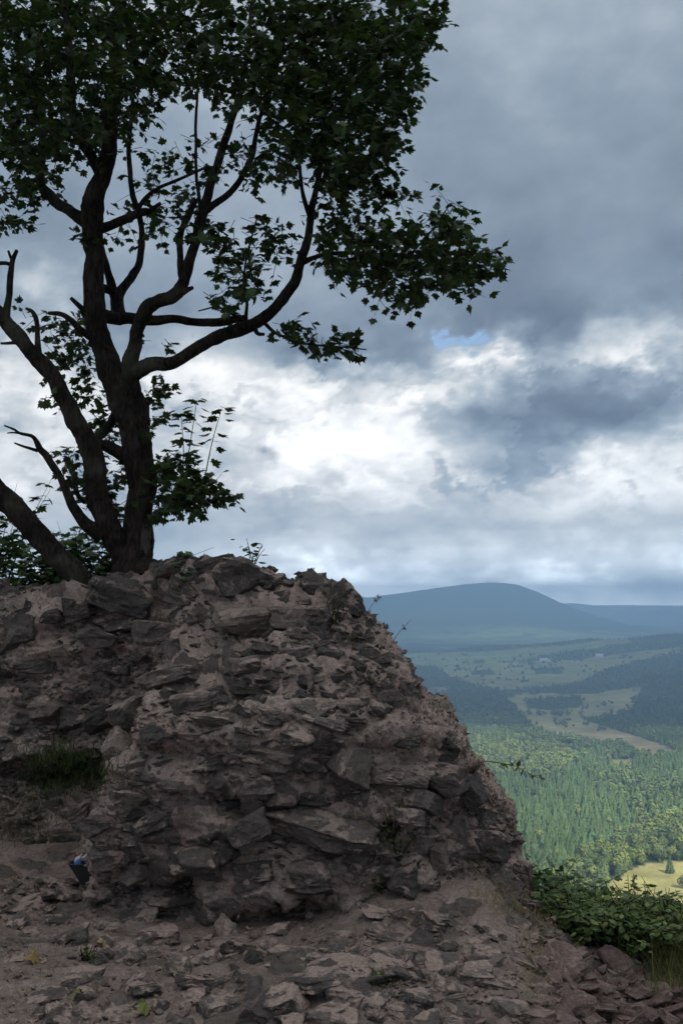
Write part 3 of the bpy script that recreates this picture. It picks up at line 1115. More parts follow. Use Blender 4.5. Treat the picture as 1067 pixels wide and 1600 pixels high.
def make_ruin():
    xs = np.concatenate([np.linspace(-5.2, -2.6, 50)[:-1], np.linspace(-2.6, -1.62, 110)[:-1], np.linspace(-1.62, -1.0, 120)[:-1], np.linspace(-1.0, 1.05, 300)])
    nf, ntp, nb = 250, 66, 18
    X = xs[None, :]
    zt = np.interp(xs, ZT_X, ZT_Z)
    zb = -.5
    t = np.linspace(0, 1, nf)[:, None]
    Zf = zb + (zt[None, :] - zb) * t
    Yf = front_y(np.broadcast_to(X, Zf.shape), Zf)
    # top: slopes up and back
    Ytop0 = Yf[-1]
    Yback = np.where(xs < .1, 8.1, 8.1 - 1.65 * sstep(.0, 1.0, xs))
    Yback = np.maximum(Yback, Ytop0 + .35)
    tt = np.linspace(0, 1, ntp + 1)[1:, None]
    Yt = Ytop0[None] + (Yback - Ytop0)[None] * tt
    pxs = 533.5 + xs / 7.05 * FPX
    zr = np.array([py2z(p, 7.05) for p in np.interp(pxs, RB_PX, RB_PY)])
    zr = np.where(xs > ZT_X[5], zt, np.maximum(zr, zt))
    up = sstep(0, 1, (Yt - Ytop0[None]) / np.maximum(np.minimum(7.0, Ytop0 + .30) - Ytop0, .2)[None])
    Zt = zt[None] + (zr - zt)[None] * up - .25 * sstep(7.5, 8.2, Yt)
    tb = np.linspace(0, 1, nb + 1)[1:, None]
    Yb = Yback[None] + .15 * tb
    Zb = Zt[-1][None] + (zb - 1.2 - Zt[-1])[None] * tb
    Y = np.vstack([Yf, Yt, Yb])
    Z = np.vstack([Zf, Zt, Zb])
    XX = np.broadcast_to(X, Y.shape).copy()
    for _ in range(3):
        for A in (Y, Z):
            A[1:-1] = (A[:-2] + 2 * A[1:-1] + A[2:]) / 4
        Y[:, 1:-1] = (Y[:, :-2] + 2 * Y[:, 1:-1] + Y[:, 2:]) / 4
    P = np.stack([XX, Y, Z], -1)
    du = np.gradient(P, axis=1)
    dv = np.gradient(P, axis=0)
    N = np.cross(du, dv)
    N /= np.linalg.norm(N, axis=-1)[..., None] + 1e-12
    shape = Y.shape
    p = P.reshape(-1, 3)
    n = N.reshape(-1, 3)
    # small embedded stones: flat cells in courses
    warp = np.stack([fbm(p * 3, 2), fbm(p * 3, 2, off=5), fbm(p * 3, 2, off=9)], -1)
    q = (p + warp * .05) * np.array([6.0, 6.0, 13.0])
    f1, f2, cid = voronoi(q)
    cell = (cid % 101) / 101.0
    edge = f2 - f1
    dens = sstep(-.30, .25, fbm(p * 1.4, 3, off=2.0) + .10 - .35 * sstep(.15, .6, p[:, 0]) * sstep(.3, .9, p[:, 2]))
    st = (cell > .50) * sstep(.03, .16, edge) * dens
    q2 = (p + warp * .03) * np.array([14.0, 14.0, 24.0])
    a1, a2, aid = voronoi(q2)
    c2 = (aid % 89) / 89.0
    st2 = (c2 > .55) * sstep(.05, .2, a2 - a1) * (1 - st)
    ledge = fbm(p * np.array([1.6, 1.6, 7.5]), 3, off=13)
    disp = (0.095 * fbm(p * 1.9, 3) + 0.100 * ledge + st * (.014 + .055 * (cell - .42)) + st2 * .014
            + 0.042 * fbm(p * 6.5, 4, .58, off=4) + 0.018 * fbm(p * 26, 3, .6, off=6))
    rid = 1 - np.abs(fbm(p * np.array([3.2, 3.2, 6.0]), 3, off=21)) * 2
    disp += 0.045 * (rid - .5)
    disp = disp.reshape(shape)
    fade = np.ones(shape)
    disp *= fade
    P = P + N * disp[..., None]
    green = 0.75 * sstep(.15, .5, fbm(p * 2.2, 3, off=31)) * sstep(.5, .95, p[:, 0]) + .55 * sstep(-1.2, -2.0, p[:, 0]) * sstep(.75, .45, p[:, 2])
    root = empty('ruined_wall', (-.3, 6.0, 0))
    root.location = (0, 0, 0)
    tag(root, 'crumbling rubble masonry ruin of dark stones in pinkish mortar beneath the tree', 'ruin')
    o = np_obj('mortar_core', P.reshape(-1, 3), grid_faces(*shape)[:, ::-1], [M_MORTAR], root, smooth=True,
               attrs={'stone': np.maximum(st * .85, st2 * .30), 'cell': np.where(st > .3, cell, c2), 'green': green})
    F = grid_faces(*shape)[:, ::-1]
    bv = BVHTree.FromPolygons(P.reshape(-1, 3).tolist(), F.tolist())
    return root, bv, P, N, (nf, ntp)


ruin, BV_R, RP, RN, (NF, NTOP) = make_ruin()


# ------------------------------------------------------------------ stones
def rock_mesh(seed, mat, ncut=7, rough=0.030, wedge=.35):
    """a block broken off along random planes"""
    r = np.random.default_rng(seed)
    bm = bmesh.new()
    bmesh.ops.create_cube(bm, size=1.0)
    for v in bm.verts:
        v.co += Vector(r.normal(size=3) * .05)
    for k in range(ncut):
        n = r.normal(size=3)
        if k % 2:
            n[2] *= 1.6
        n /= np.linalg.norm(n)
        sup = 0.5 * np.abs(n).sum()
        dist = sup * r.uniform(.42, .74)
        res = bmesh.ops.bisect_plane(bm, geom=bm.verts[:] + bm.edges[:] + bm.faces[:], plane_co=Vector(n * dist), plane_no=Vector(n), clear_outer=True)
        ed = [g for g in res['geom_cut'] if isinstance(g, bmesh.types.BMEdge)]
        if len(ed) > 2:
            bmesh.ops.edgeloop_fill(bm, edges=ed)
    bmesh.ops.remove_doubles(bm, verts=bm.verts, dist=.02)
    co = np.array([v.co[:] for v in bm.verts])
    lo, hi = co.min(0), co.max(0)
    for v in bm.verts:
        v.co = Vector((np.array(v.co) - (lo + hi) / 2) / (hi - lo))
    sx, sy = r.uniform(-.75, .75), r.uniform(-.5, .5)
    for v in bm.verts:
        v.co.z *= 1 + sx * v.co.x + sy * v.co.y
    bmesh.ops.recalc_face_normals(bm, faces=bm.faces)
    bmesh.ops.bevel(bm, geom=bm.edges[:], offset=0.02, segments=1, affect='EDGES', profile=0.5)
    bmesh.ops.triangulate(bm, faces=bm.faces)
    for lim in (.24, .17, .12):
        long_e = [e for e in bm.edges if e.calc_length() > lim]
        bmesh.ops.subdivide_edges(bm, edges=long_e, cuts=1)
        bmesh.ops.triangulate(bm, faces=bm.faces)
    co = np.array([v.co[:] for v in bm.verts])
    bm.normal_update()
    d = fbm(co * 3.0 + seed * 3.1, 4, .6) * rough * 2.8 + fbm(co * np.array([2, 2, 11]) + seed, 2) * rough * 1.3
    for v, k in zip(bm.verts, d):
        v.co += v.normal * float(k)
    me = bpy.data.meshes.new('stone')
    bm.to_mesh(me)
    bm.free()
    for pl in me.polygons:
        pl.use_smooth = True
    me.set_sharp_from_angle(angle=R(22))
    me.materials.append(mat)
    return me


ROCKS = [rock_mesh(100 + s, M_STONE, 6 + s % 5) for s in range(28)]
ROCKS_RED = [rock_mesh(200 + s, M_RED, 6 + s % 4, .02) for s in range(18)]
ROCKS_BED = [rock_mesh(300 + s, M_BED, 6 + s % 5) for s in range(20)]
CAMV = Vector((0, 0, EYE))


def orient(nrm, roll=0.0, tilt=0.0, yaw=0.0):
    """frame: x across the face, y out of it, z up it"""
    n = Vector(nrm).normalized()
    n = Vector((n.x, n.y, n.z * .55)).normalized()
    xx = Vector((0, 0, 1)).cross(n)
    if xx.length < .05:
        xx = Vector((1, 0, 0))
    xx.normalize()
    zz = xx.cross(n) * 1.0
    zz = n.cross(xx) * -1
    zz = -zz if zz.z < 0 else zz
    M = Matrix((xx, n, zz)).transposed()
    return M @ Matrix.Rotation(roll, 3, 'Y') @ Matrix.Rotation(tilt, 3, 'X') @ Matrix.Rotation(yaw, 3, 'Z')


def put_stone(me, loc, rot3, scale, parent, name='stone'):
    o = bpy.data.objects.new(name, me)
    o.matrix_world = Matrix.LocRotScale(loc, rot3.to_quaternion(), Vector(scale))
    link(o, parent)
    return o


placed = []


def hit_ruin(px, py):
    d = ray(px, py).normalized()
    h = BV_R.ray_cast(CAMV, d)
    return h


def hit_ground(px, py):
    d = ray(px, py).normalized()
    return BV_G.ray_cast(CAMV, d)


def hit_any(px, py):
    a, b = hit_ruin(px, py), hit_ground(px, py)
    if a[0] is None: return b, 'g'
    if b[0] is None or a[3] < b[3]: return a, 'r'
    return b, 'g'


NAMED = [  # px, py, width px, height px, roll deg, how far it stands out
    (378, 901, 98, 70, -4, .42), (335, 881, 54, 28, 8, .3), (272, 889, 50, 30, 4, .3), (182, 930, 108, 66, -14, .3),
    (22, 986, 66, 66, 6, .25), (75, 962, 46, 26, 0, .2), (122, 950, 58, 32, 6, .25), (200, 972, 84, 34, 10, .25),
    (146, 996, 66, 34, -12, .2), (400, 962, 130, 60, 4, .3), (455, 962, 82, 56, -6, .25), (496, 972, 46, 44, 0, .2), (541, 941, 64, 46, -22, .2),
    (258, 986, 100, 40, 6, .25), (300, 925, 70, 34, -20, .1), (418, 1011, 44, 24, -10, .2), (460, 1014, 50, 20, 4, .2), (515, 1022, 44, 28, 0, .15),
    (383, 1038, 62, 34, 6, .25), (376, 1068, 62, 32, -18, .3), (268, 1056, 96, 44, 12, .35), (420, 1112, 48, 26, -12, .25), (482, 1100, 84, 26, -6, .3),
    (508, 1131, 78, 26, -12, .3), (462, 1143, 76, 24, -4, .3), (345, 1122, 92, 24, -8, .25), (300, 1090, 80, 30, 10, .2), (70, 1107, 52, 38, 4, .2),
    (104, 1122, 66, 44, -8, .2), (160, 1120, 66, 40, 34, .25), (188, 1172, 62, 46, -8, .3), (22, 1174, 36, 38, 10, .2), (215, 1110, 80, 60, 20, .2), (274, 1226, 56, 24, -4, .25),
    (330, 1190, 60, 26, 20, .2), (515, 1284, 172, 58, -8, .35), (388, 1292, 84, 60, 24, .3), (440, 1246, 48, 24, -6, .3), (500, 1240, 78, 30, -6, .2), (400, 1222, 70, 34, 4, .15),
    (547, 1190, 64, 70, -20, .2), (482, 1359, 72, 38, -4, .22), (483, 1388, 84, 16, 0, .4), (408, 1360, 74, 50, 8, .25), (664, 1252, 66, 46, -16, .3),
    (700, 1212, 84, 56, -28, .3), (738, 1226, 56, 52, -40, .25), (772, 1318, 84, 58, -8, .4), (792, 1376, 64, 52, -40, .45), (764, 1284, 62, 46, -12, .3),
    (718, 1300, 60, 68, 10, .3), (646, 1272, 60, 36, -6, .25), (634, 1372, 52, 54, 10, .3), (600, 1215, 70, 30, -14, .2), (640, 1215, 60, 28, -14, .2),
    (640, 1155, 50, 26, -6, .15), (694, 1162, 50, 44, -30, .15), (590, 1110, 44, 30, -30, .2), (545, 1100, 40, 24, -12, .2), (615, 1060, 40, 26, -10, .1), (560, 1010, 40, 20, 0, .12),
    (660, 1310, 60, 30, -8, .2), (690, 1335, 40, 56, 6, .2), (304, 1346, 100, 48, -8, .3), (262, 1394, 124, 34, 0, .3), (352, 1330, 56, 44, 0, .25),
    (176, 1338, 70, 46, 4, .25), (215, 1352, 60, 50, -14, .25), (150, 1290, 64, 34, 6, .25), (238, 1290, 60, 46, 20, .2), (512, 1330, 60, 26, 0, .15), (205, 1250, 60, 36, 4, .2),
    (250, 1140, 60, 40, 16, .2), (440, 1180, 90, 34, -4, .1), (350, 1250, 60, 24, 0, .15), (560, 1345, 36, 40, 0, .2), (120, 1265, 60, 40, 30, .2),
    (60, 1032, 70, 26, 4, .12), (120, 1060, 50, 18, -4, .15), (40, 1080, 44, 26, 4, .12), (180, 1050, 60, 22, -4, .12), (215, 1015, 60, 26, 8, .12),
]
rs = random.Random(5)
for px, py, w, h, roll, out in NAMED:
    px -= 8 * max(0, min(1, (px - 600) / 100))
    hit, where = hit_any(px, py + 4)
    if hit[0] is None or hit[0].y > 7.8:
        continue
    P, n, _, dist = hit
    k = P.y / FPX
    nn = (Vector((n.x * .5, -1.0, n.z * .4 + .08))).normalized()
    dep = min(max((w + h) * .5, 24), 92) * k
    rot = orient(nn, -R(roll), R(rs.uniform(-16, 16)), R(rs.uniform(-24, 24)))
    put_stone(rs.choice(ROCKS), P + nn * dep * (out - .46), rot, (w * k * .95, dep * 1.25, h * k * .86), ruin)
    placed.append((P.x, P.y, P.z, w * k * .5, h * k * .5))
n_named = len(placed)

# more stones in rough courses over the face and the top
cand = rng.integers(0, (NF + NTOP) * RP.shape[1], 26000)
Pf = RP.reshape(-1, 3)
Nf_ = RN.reshape(-1, 3)
acc = np.zeros((6000, 5))
acc[:n_named] = placed
nacc = n_named
fill = []
Pc_ = Pf[cand]
mort_ = fbm(Pc_ * np.array([1.3, 1.3, 1.6]), 2, off=40)
zone_ = -.22 + .22 * sstep(.1, .5, Pc_[:, 0]) * sstep(.35, .8, Pc_[:, 2]) + .08 * sstep(-1.2, -1.6, Pc_[:, 0])
okc = (Pc_[:, 2] > -.02) & (Pc_[:, 0] > -2.75) & (Pc_[:, 1] < 7.6) & (mort_ > zone_)
for c in cand[okc]:
    P, n = Pf[c], Nf_[c]
    w = float(np.clip(rng.lognormal(math.log(.062), .50), .028, .20))
    if abs(n[0]) > .45:
        w *= .6
    h = w * float(rng.uniform(.20, .46))
    q = np.abs(acc[:nacc, :3] - P)
    if (((q[:, 0] / (acc[:nacc, 3] + w * .42)) ** 2 + (q[:, 2] / (acc[:nacc, 4] + h * .42)) ** 2 + (q[:, 1] / .3) ** 2) < .75).any():
        continue
    acc[nacc] = (P[0], P[1], P[2], w * .5, h * .5)
    nacc += 1
    fill.append((P, n, w, h))
    if nacc > 2300:
        break
fill.sort(key=lambda f: -f[2] * f[3])
n_obj = 300 - n_named
chips = MB()
smalls = MB()
CHIP_T = []
for s in range(12):
    r_ = np.random.default_rng(500 + s)
    bm = bmesh.new()
    for _ in range(9):
        v = r_.normal(size=3); v /= np.abs(v).max() ** .7 * np.linalg.norm(v) ** .3
        bm.verts.new(v * .5)
    res = bmesh.ops.convex_hull(bm, input=bm.verts)
    bmesh.ops.delete(bm, geom=list({g for g in res['geom_interior'] + res['geom_unused'] if isinstance(g, bmesh.types.BMVert)}), context='VERTS')
    bm.verts.index_update()
    CHIP_T.append((np.array([v.co[:] for v in bm.verts]), np.array([[v.index for v in f.verts] for f in bm.faces])))
    bm.free()
for i, (P, n, w, h) in enumerate(fill):
    nn = Vector((n[0] * .6, min(n[1], -.2), n[2] * .5)).normalized() if n[2] < .8 else Vector((n[0], -.6, n[2])).normalized()
    rot = orient(nn, R(rs.gauss(0, 13)), R(rs.gauss(0, 20)), R(rs.gauss(0, 26)))
    d = max(w * .8, .06)
    if i < n_obj:
        put_stone(rs.choice(ROCKS), Vector(P) + nn * d * rs.uniform(-.36, -.06), rot, (w * 1.1, d, h * 1.15), ruin)
    else:
        Vt, Ft = CHIP_T[i % 12]
        Mx = np.array(rot @ Matrix.Diagonal((w * 1.1, d, h * 1.15)))
        smalls.add(Vt @ Mx.T + P + np.array(nn) * d * rs.uniform(-.25, .02), T=Ft, A=[[rs.random(), 0, 0]])
# grit and chips lying on ledges
sel = rng.integers(0, (NF + NTOP) * RP.shape[1], 9000)
cnt = 0
for c in sel:
    P, n = Pf[c], Nf_[c]
    if P[2] < 0 or P[0] < -2.7 or P[1] > 7.6:
        continue
    keep = 1.0 if (P[0] > .05 and P[2] > .45) else .35
    if rng.random() > keep or cnt > 3400:
        continue
    cnt += 1
    s = float(np.clip(rng.lognormal(math.log(.017), .45), .008, .05))
    Vt, Ft = CHIP_T[cnt % 12]
    e = Euler(rng.uniform(0, 6, 3)).to_matrix()
    Mx = np.array(e @ Matrix.Diagonal((s, s * .8, s * .55)))
    chips.add(Vt @ Mx.T + P + n * s * .2, T=Ft, A=[[rng.random(), 0, 0]])


def chips_obj(mb, name, parent, mat=None):
    V = np.concatenate(mb.V); F = np.concatenate(mb.T)
    a = np.concatenate(mb.A)[:, 0]
    return np_obj(name, V, F, [mat or M_CHIP], parent, attrs={'tint': a})


tag(chips_obj(chips, 'stone_chips', ruin), kind='stuff')
tag(chips_obj(smalls, 'small_stones', ruin, M_SMALL), kind='stuff')

# stones bedded in the ground
GROUND_STONES = [
    (195, 1490, 58, 38, 6), (126, 1527, 62, 32, 4), (155, 1445, 40, 22, 0), (105, 1463, 58, 44, 0), (150, 1480, 50, 30, 20), (180, 1450, 34, 22, -10), (245, 1462, 70, 42, 6),
    (460, 1490, 66, 36, 10), (397, 1494, 40, 42, 6), (360, 1480, 52, 44, -6), (438, 1560, 70, 70, 30), (400, 1575, 60, 60, -20), (470, 1545, 60, 50, 10),
    (525, 1532, 160, 26, 2), (562, 1558, 96, 44, 8), (625, 1520, 110, 34, -22), (690, 1508, 60, 40, 0), (742, 1514, 56, 24, 4), (716, 1422, 76, 30, -4), (680, 1440, 70, 34, -14),
    (782, 1538, 76, 28, -6), (650, 1560, 60, 36, -10), (705, 1545, 60, 34, -12), (336, 1572, 66, 42, 6), (275, 1512, 44, 36, -10), (190, 1588, 50, 24, 4), (610, 1460, 70, 22, -8), (545, 1465, 60, 18, 6),
    (300, 1560, 40, 26, 10), (70, 1560, 60, 26, -6), (130, 1592, 70, 30, 8), (30, 1420, 60, 24, 0), (60, 1400, 50, 20, 10), (85, 1438, 40, 20, -6), (770, 1460, 56, 24, -16), (730, 1580, 60, 30, -14),
    (820, 1505, 44, 22, -20), (640, 1594, 90, 30, -8), (520, 1590, 90, 40, 4), (460, 1592, 60, 40, 0), (800, 1580, 50, 26, -30), (810, 1440, 40, 22, -30), (40, 1455, 50, 18, 4), (20, 1500, 30, 10, 0),
    (85, 1376, 60, 34, 6), (215, 1430, 60, 36, 4), (310, 1430, 60, 30, -6), (320, 1500, 50, 26, 8), (430, 1455, 40, 20, 12), (500, 1500, 50, 20, -6), (590, 1500, 44, 18, 4), (760, 1490, 44, 18, -8)]
for px, py, w, h, roll in GROUND_STONES:
    hit, where = hit_any(px, py + h * .3)
    if hit[0] is None:
        continue
    P, n, _, dist = hit
    k = P.y / FPX
    nn = Vector((0, -.8, .6)).normalized()
    rot = orient(Vector((rs.uniform(-.3, .3), -1, .15)), -R(roll), R(rs.uniform(-26, 6)), R(rs.uniform(-35, 35)))
    dep = w * k * rs.uniform(.7, 1.0)
    put_stone(rs.choice(ROCKS_BED), P + Vector((0, dep * .34, -h * k * .08)), rot, (w * k * .98, dep, h * k * 1.0), ground)
# random smaller bedded stones and gravel
gch = MB()
npl = 0
for _ in range(5200):
    px, py = rng.uniform(-40, 1000), rng.uniform(1370, 1640)
    hit = hit_ground(px, py)
    if hit[0] is None:
        continue
    P = hit[0]
    rr = hit_ruin(px, py)
    if rr[0] is not None and rr[3] < hit[3]:
        continue
    dn = fbm(np.array([[P.x * 1.5, P.y * 1.5, 1.0]]), 2, off=3)[0]
    if dn + .30 < rng.uniform(0, .75):
        continue
    s = float(np.clip(rng.lognormal(math.log(.020), .6), .008, .12))
    if s > .06 and npl < 70:
        npl += 1
        rot = Euler((rng.normal() * .25, rng.normal() * .25, rng.uniform(0, 6.28))).to_matrix()
        put_stone(rs.choice(ROCKS_BED), P + Vector((0, 0, s * .05)), rot, (s * 1.5, s * 1.1, s * .55), ground)
    else:
        Vt, Ft = CHIP_T[_ % 12]
        e = Euler((rng.normal() * .4, rng.normal() * .4, rng.uniform(0, 6.28))).to_matrix()
        Mx = np.array(e @ Matrix.Diagonal((s * 1.2, s, s * .5)))
        gch.add(Vt @ Mx.T + np.array(P) + np.array([0, 0, s * .12]), T=Ft, A=[[rng.random(), 0, 0]])
tag(chips_obj(gch, 'gravel', None), 'loose grey and brown gravel strewn over the trodden earth', 'gravel', kind='stuff')

# heap of reddish rubble on the right: each slab is a thing
cnt = 0
heap = []
for layer, cntmax in ((0, 170), (1, 90), (2, 30)):
    k_ = 0
    while k_ < cntmax:
        px, py = rng.uniform(835, 1120), rng.uniform(1475, 1640)
        if py < 1478 + (px - 835) * .34 or (py - 1470) < (900 - px) * .9:
            continue
        hit = hit_ground(px, py)
        if hit[0] is None:
            k_ += 1
            continue
        P = hit[0]
        s = float(np.clip(rng.lognormal(math.log(.080), .42), .035, .17))
        rot = Euler((rng.normal() * .28 + .1, rng.normal() * .28, rng.uniform(0, 6.28))).to_matrix()
        o = put_stone(rs.choice(ROCKS_RED), P + Vector((0, 0, .006 + layer * .028 + s * .05)), rot, (s * 1.25, s * .9, s * float(rng.uniform(.22, .42))), None, 'rubble_stone')
        tag(o, 'flat reddish stone slab lying in the rubble heap below the green shrubs', 'stone', 'rubble heap beside the grass')
        k_ += 1

# ------------------------------------------------------------------ foliage helpers
def leaf_material(name, c, tl=0.30):
    m, nt = new_mat(name)
    t = nt.attr('tint', 'Color')
    n = nt.noise(gpos(nt), 18, 3, .5)
    col = nt.mix(1.0, t, nt.ramp(n, [(.3, .75), (.7, 1.25)]), 'MULTIPLY')
    tl_c = nt.mix(1.0, col, (1.25, 1.45, .55), 'MULTIPLY')
    finish(nt, col, 0.62, spec=0.25, translucent=tl_c, tl_fac=tl)
    return m


M_LEAF = leaf_material('maple_leaf', None, .22)
M_SHRUB = leaf_material('shrub_leaf', None, .25)
M_GRASS = leaf_material('grass_blade', None, .25)


def maple_leaf(fold=.18, droop=.2):
    half = [(0, 0), (.32, -.09), (.27, .08), (.54, .20), (.58, .47), (.32, .45), (.33, .70), (.15, .64), (.0, 1.0)]
    pts = half + [(-x, y) for x, y in half[-2:0:-1]]
    V = [(0, .38, 0)] + [(x, y, -fold * abs(x) - droop * (y - .3) ** 2 * (1 if y > .3 else .2)) for x, y in pts]
    n = len(pts)
    F = [(0, 1 + i, 1 + (i + 1) % n) for i in range(n)]
    V = np.array(V) - np.array([0, 0, 0])
    return V, np.array(F)


def ovate_leaf(w=.30, fold=.15, droop=.25):
    h = [(0, 0), (w * .8, .22), (w, .45), (w * .62, .75), (0, 1.0)]
    pts = h + [(-x, y) for x, y in h[-2:0:-1]]
    V = [(0, .45, .02)] + [(x, y, -fold * abs(x) - droop * y * y * .4) for x, y in pts]
    n = len(pts)
    return np.array(V), np.array([(0, 1 + i, 1 + (i + 1) % n) for i in range(n)])


LEAF_V, LEAF_F = maple_leaf()
OV_V, OV_F = ovate_leaf()


def frames(d, up_bias, r):
    """leaf frames: y axis along d, z axis roughly up with jitter"""
    d = d / (np.linalg.norm(d, axis=1)[:, None] + 1e-9)
    up = np.array([0, 0, 1.0]) + r.normal(size=d.shape) * up_bias
    z = up - d * (up * d).sum(1)[:, None]
    z /= np.linalg.norm(z, axis=1)[:, None] + 1e-9
    x = np.cross(d, z)
    return np.stack([x, d, z], -1)      # columns


# ------------------------------------------------------------------ the maple
m, nt = new_mat('maple_bark')
p = gpos(nt)
pv_ = nt.v('MULTIPLY', p, (1, 1, .22))
n1 = nt.noise(pv_, 42, 6, .65, .6)
n2 = nt.noise(p, 5, 5, .6)
n3 = nt.noise(p, 2.2, 3, .5)
c = nt.mix(nt.maprange(n2, .35, .65), (.022, .018, .015), (.052, .042, .034))
c = nt.mix(1.0, c, nt.ramp(n1, [(.32, .35), (.52, 1.0), (.72, 1.9)]), 'MULTIPLY')
c = nt.mix(nt.m('MULTIPLY', nt.maprange(n3, .54, .66), .6), c, (.095, .098, .068))
bare = nt.attr('bare')
c = nt.mix(nt.m('MULTIPLY', nt.maprange(nt.m('ADD', bare, nt.m('MULTIPLY', nt.m('SUBTRACT', n1, .5), 1.8)), .5, .9), .6), c, (.23, .20, .165))
finish(nt, c, .92, nt.m('ADD', n1, nt.m('MULTIPLY', n2, .6)), 1.0, .06, spec=.12)
M_BARK = m
TY = 7.35     # depth at which the tree stands
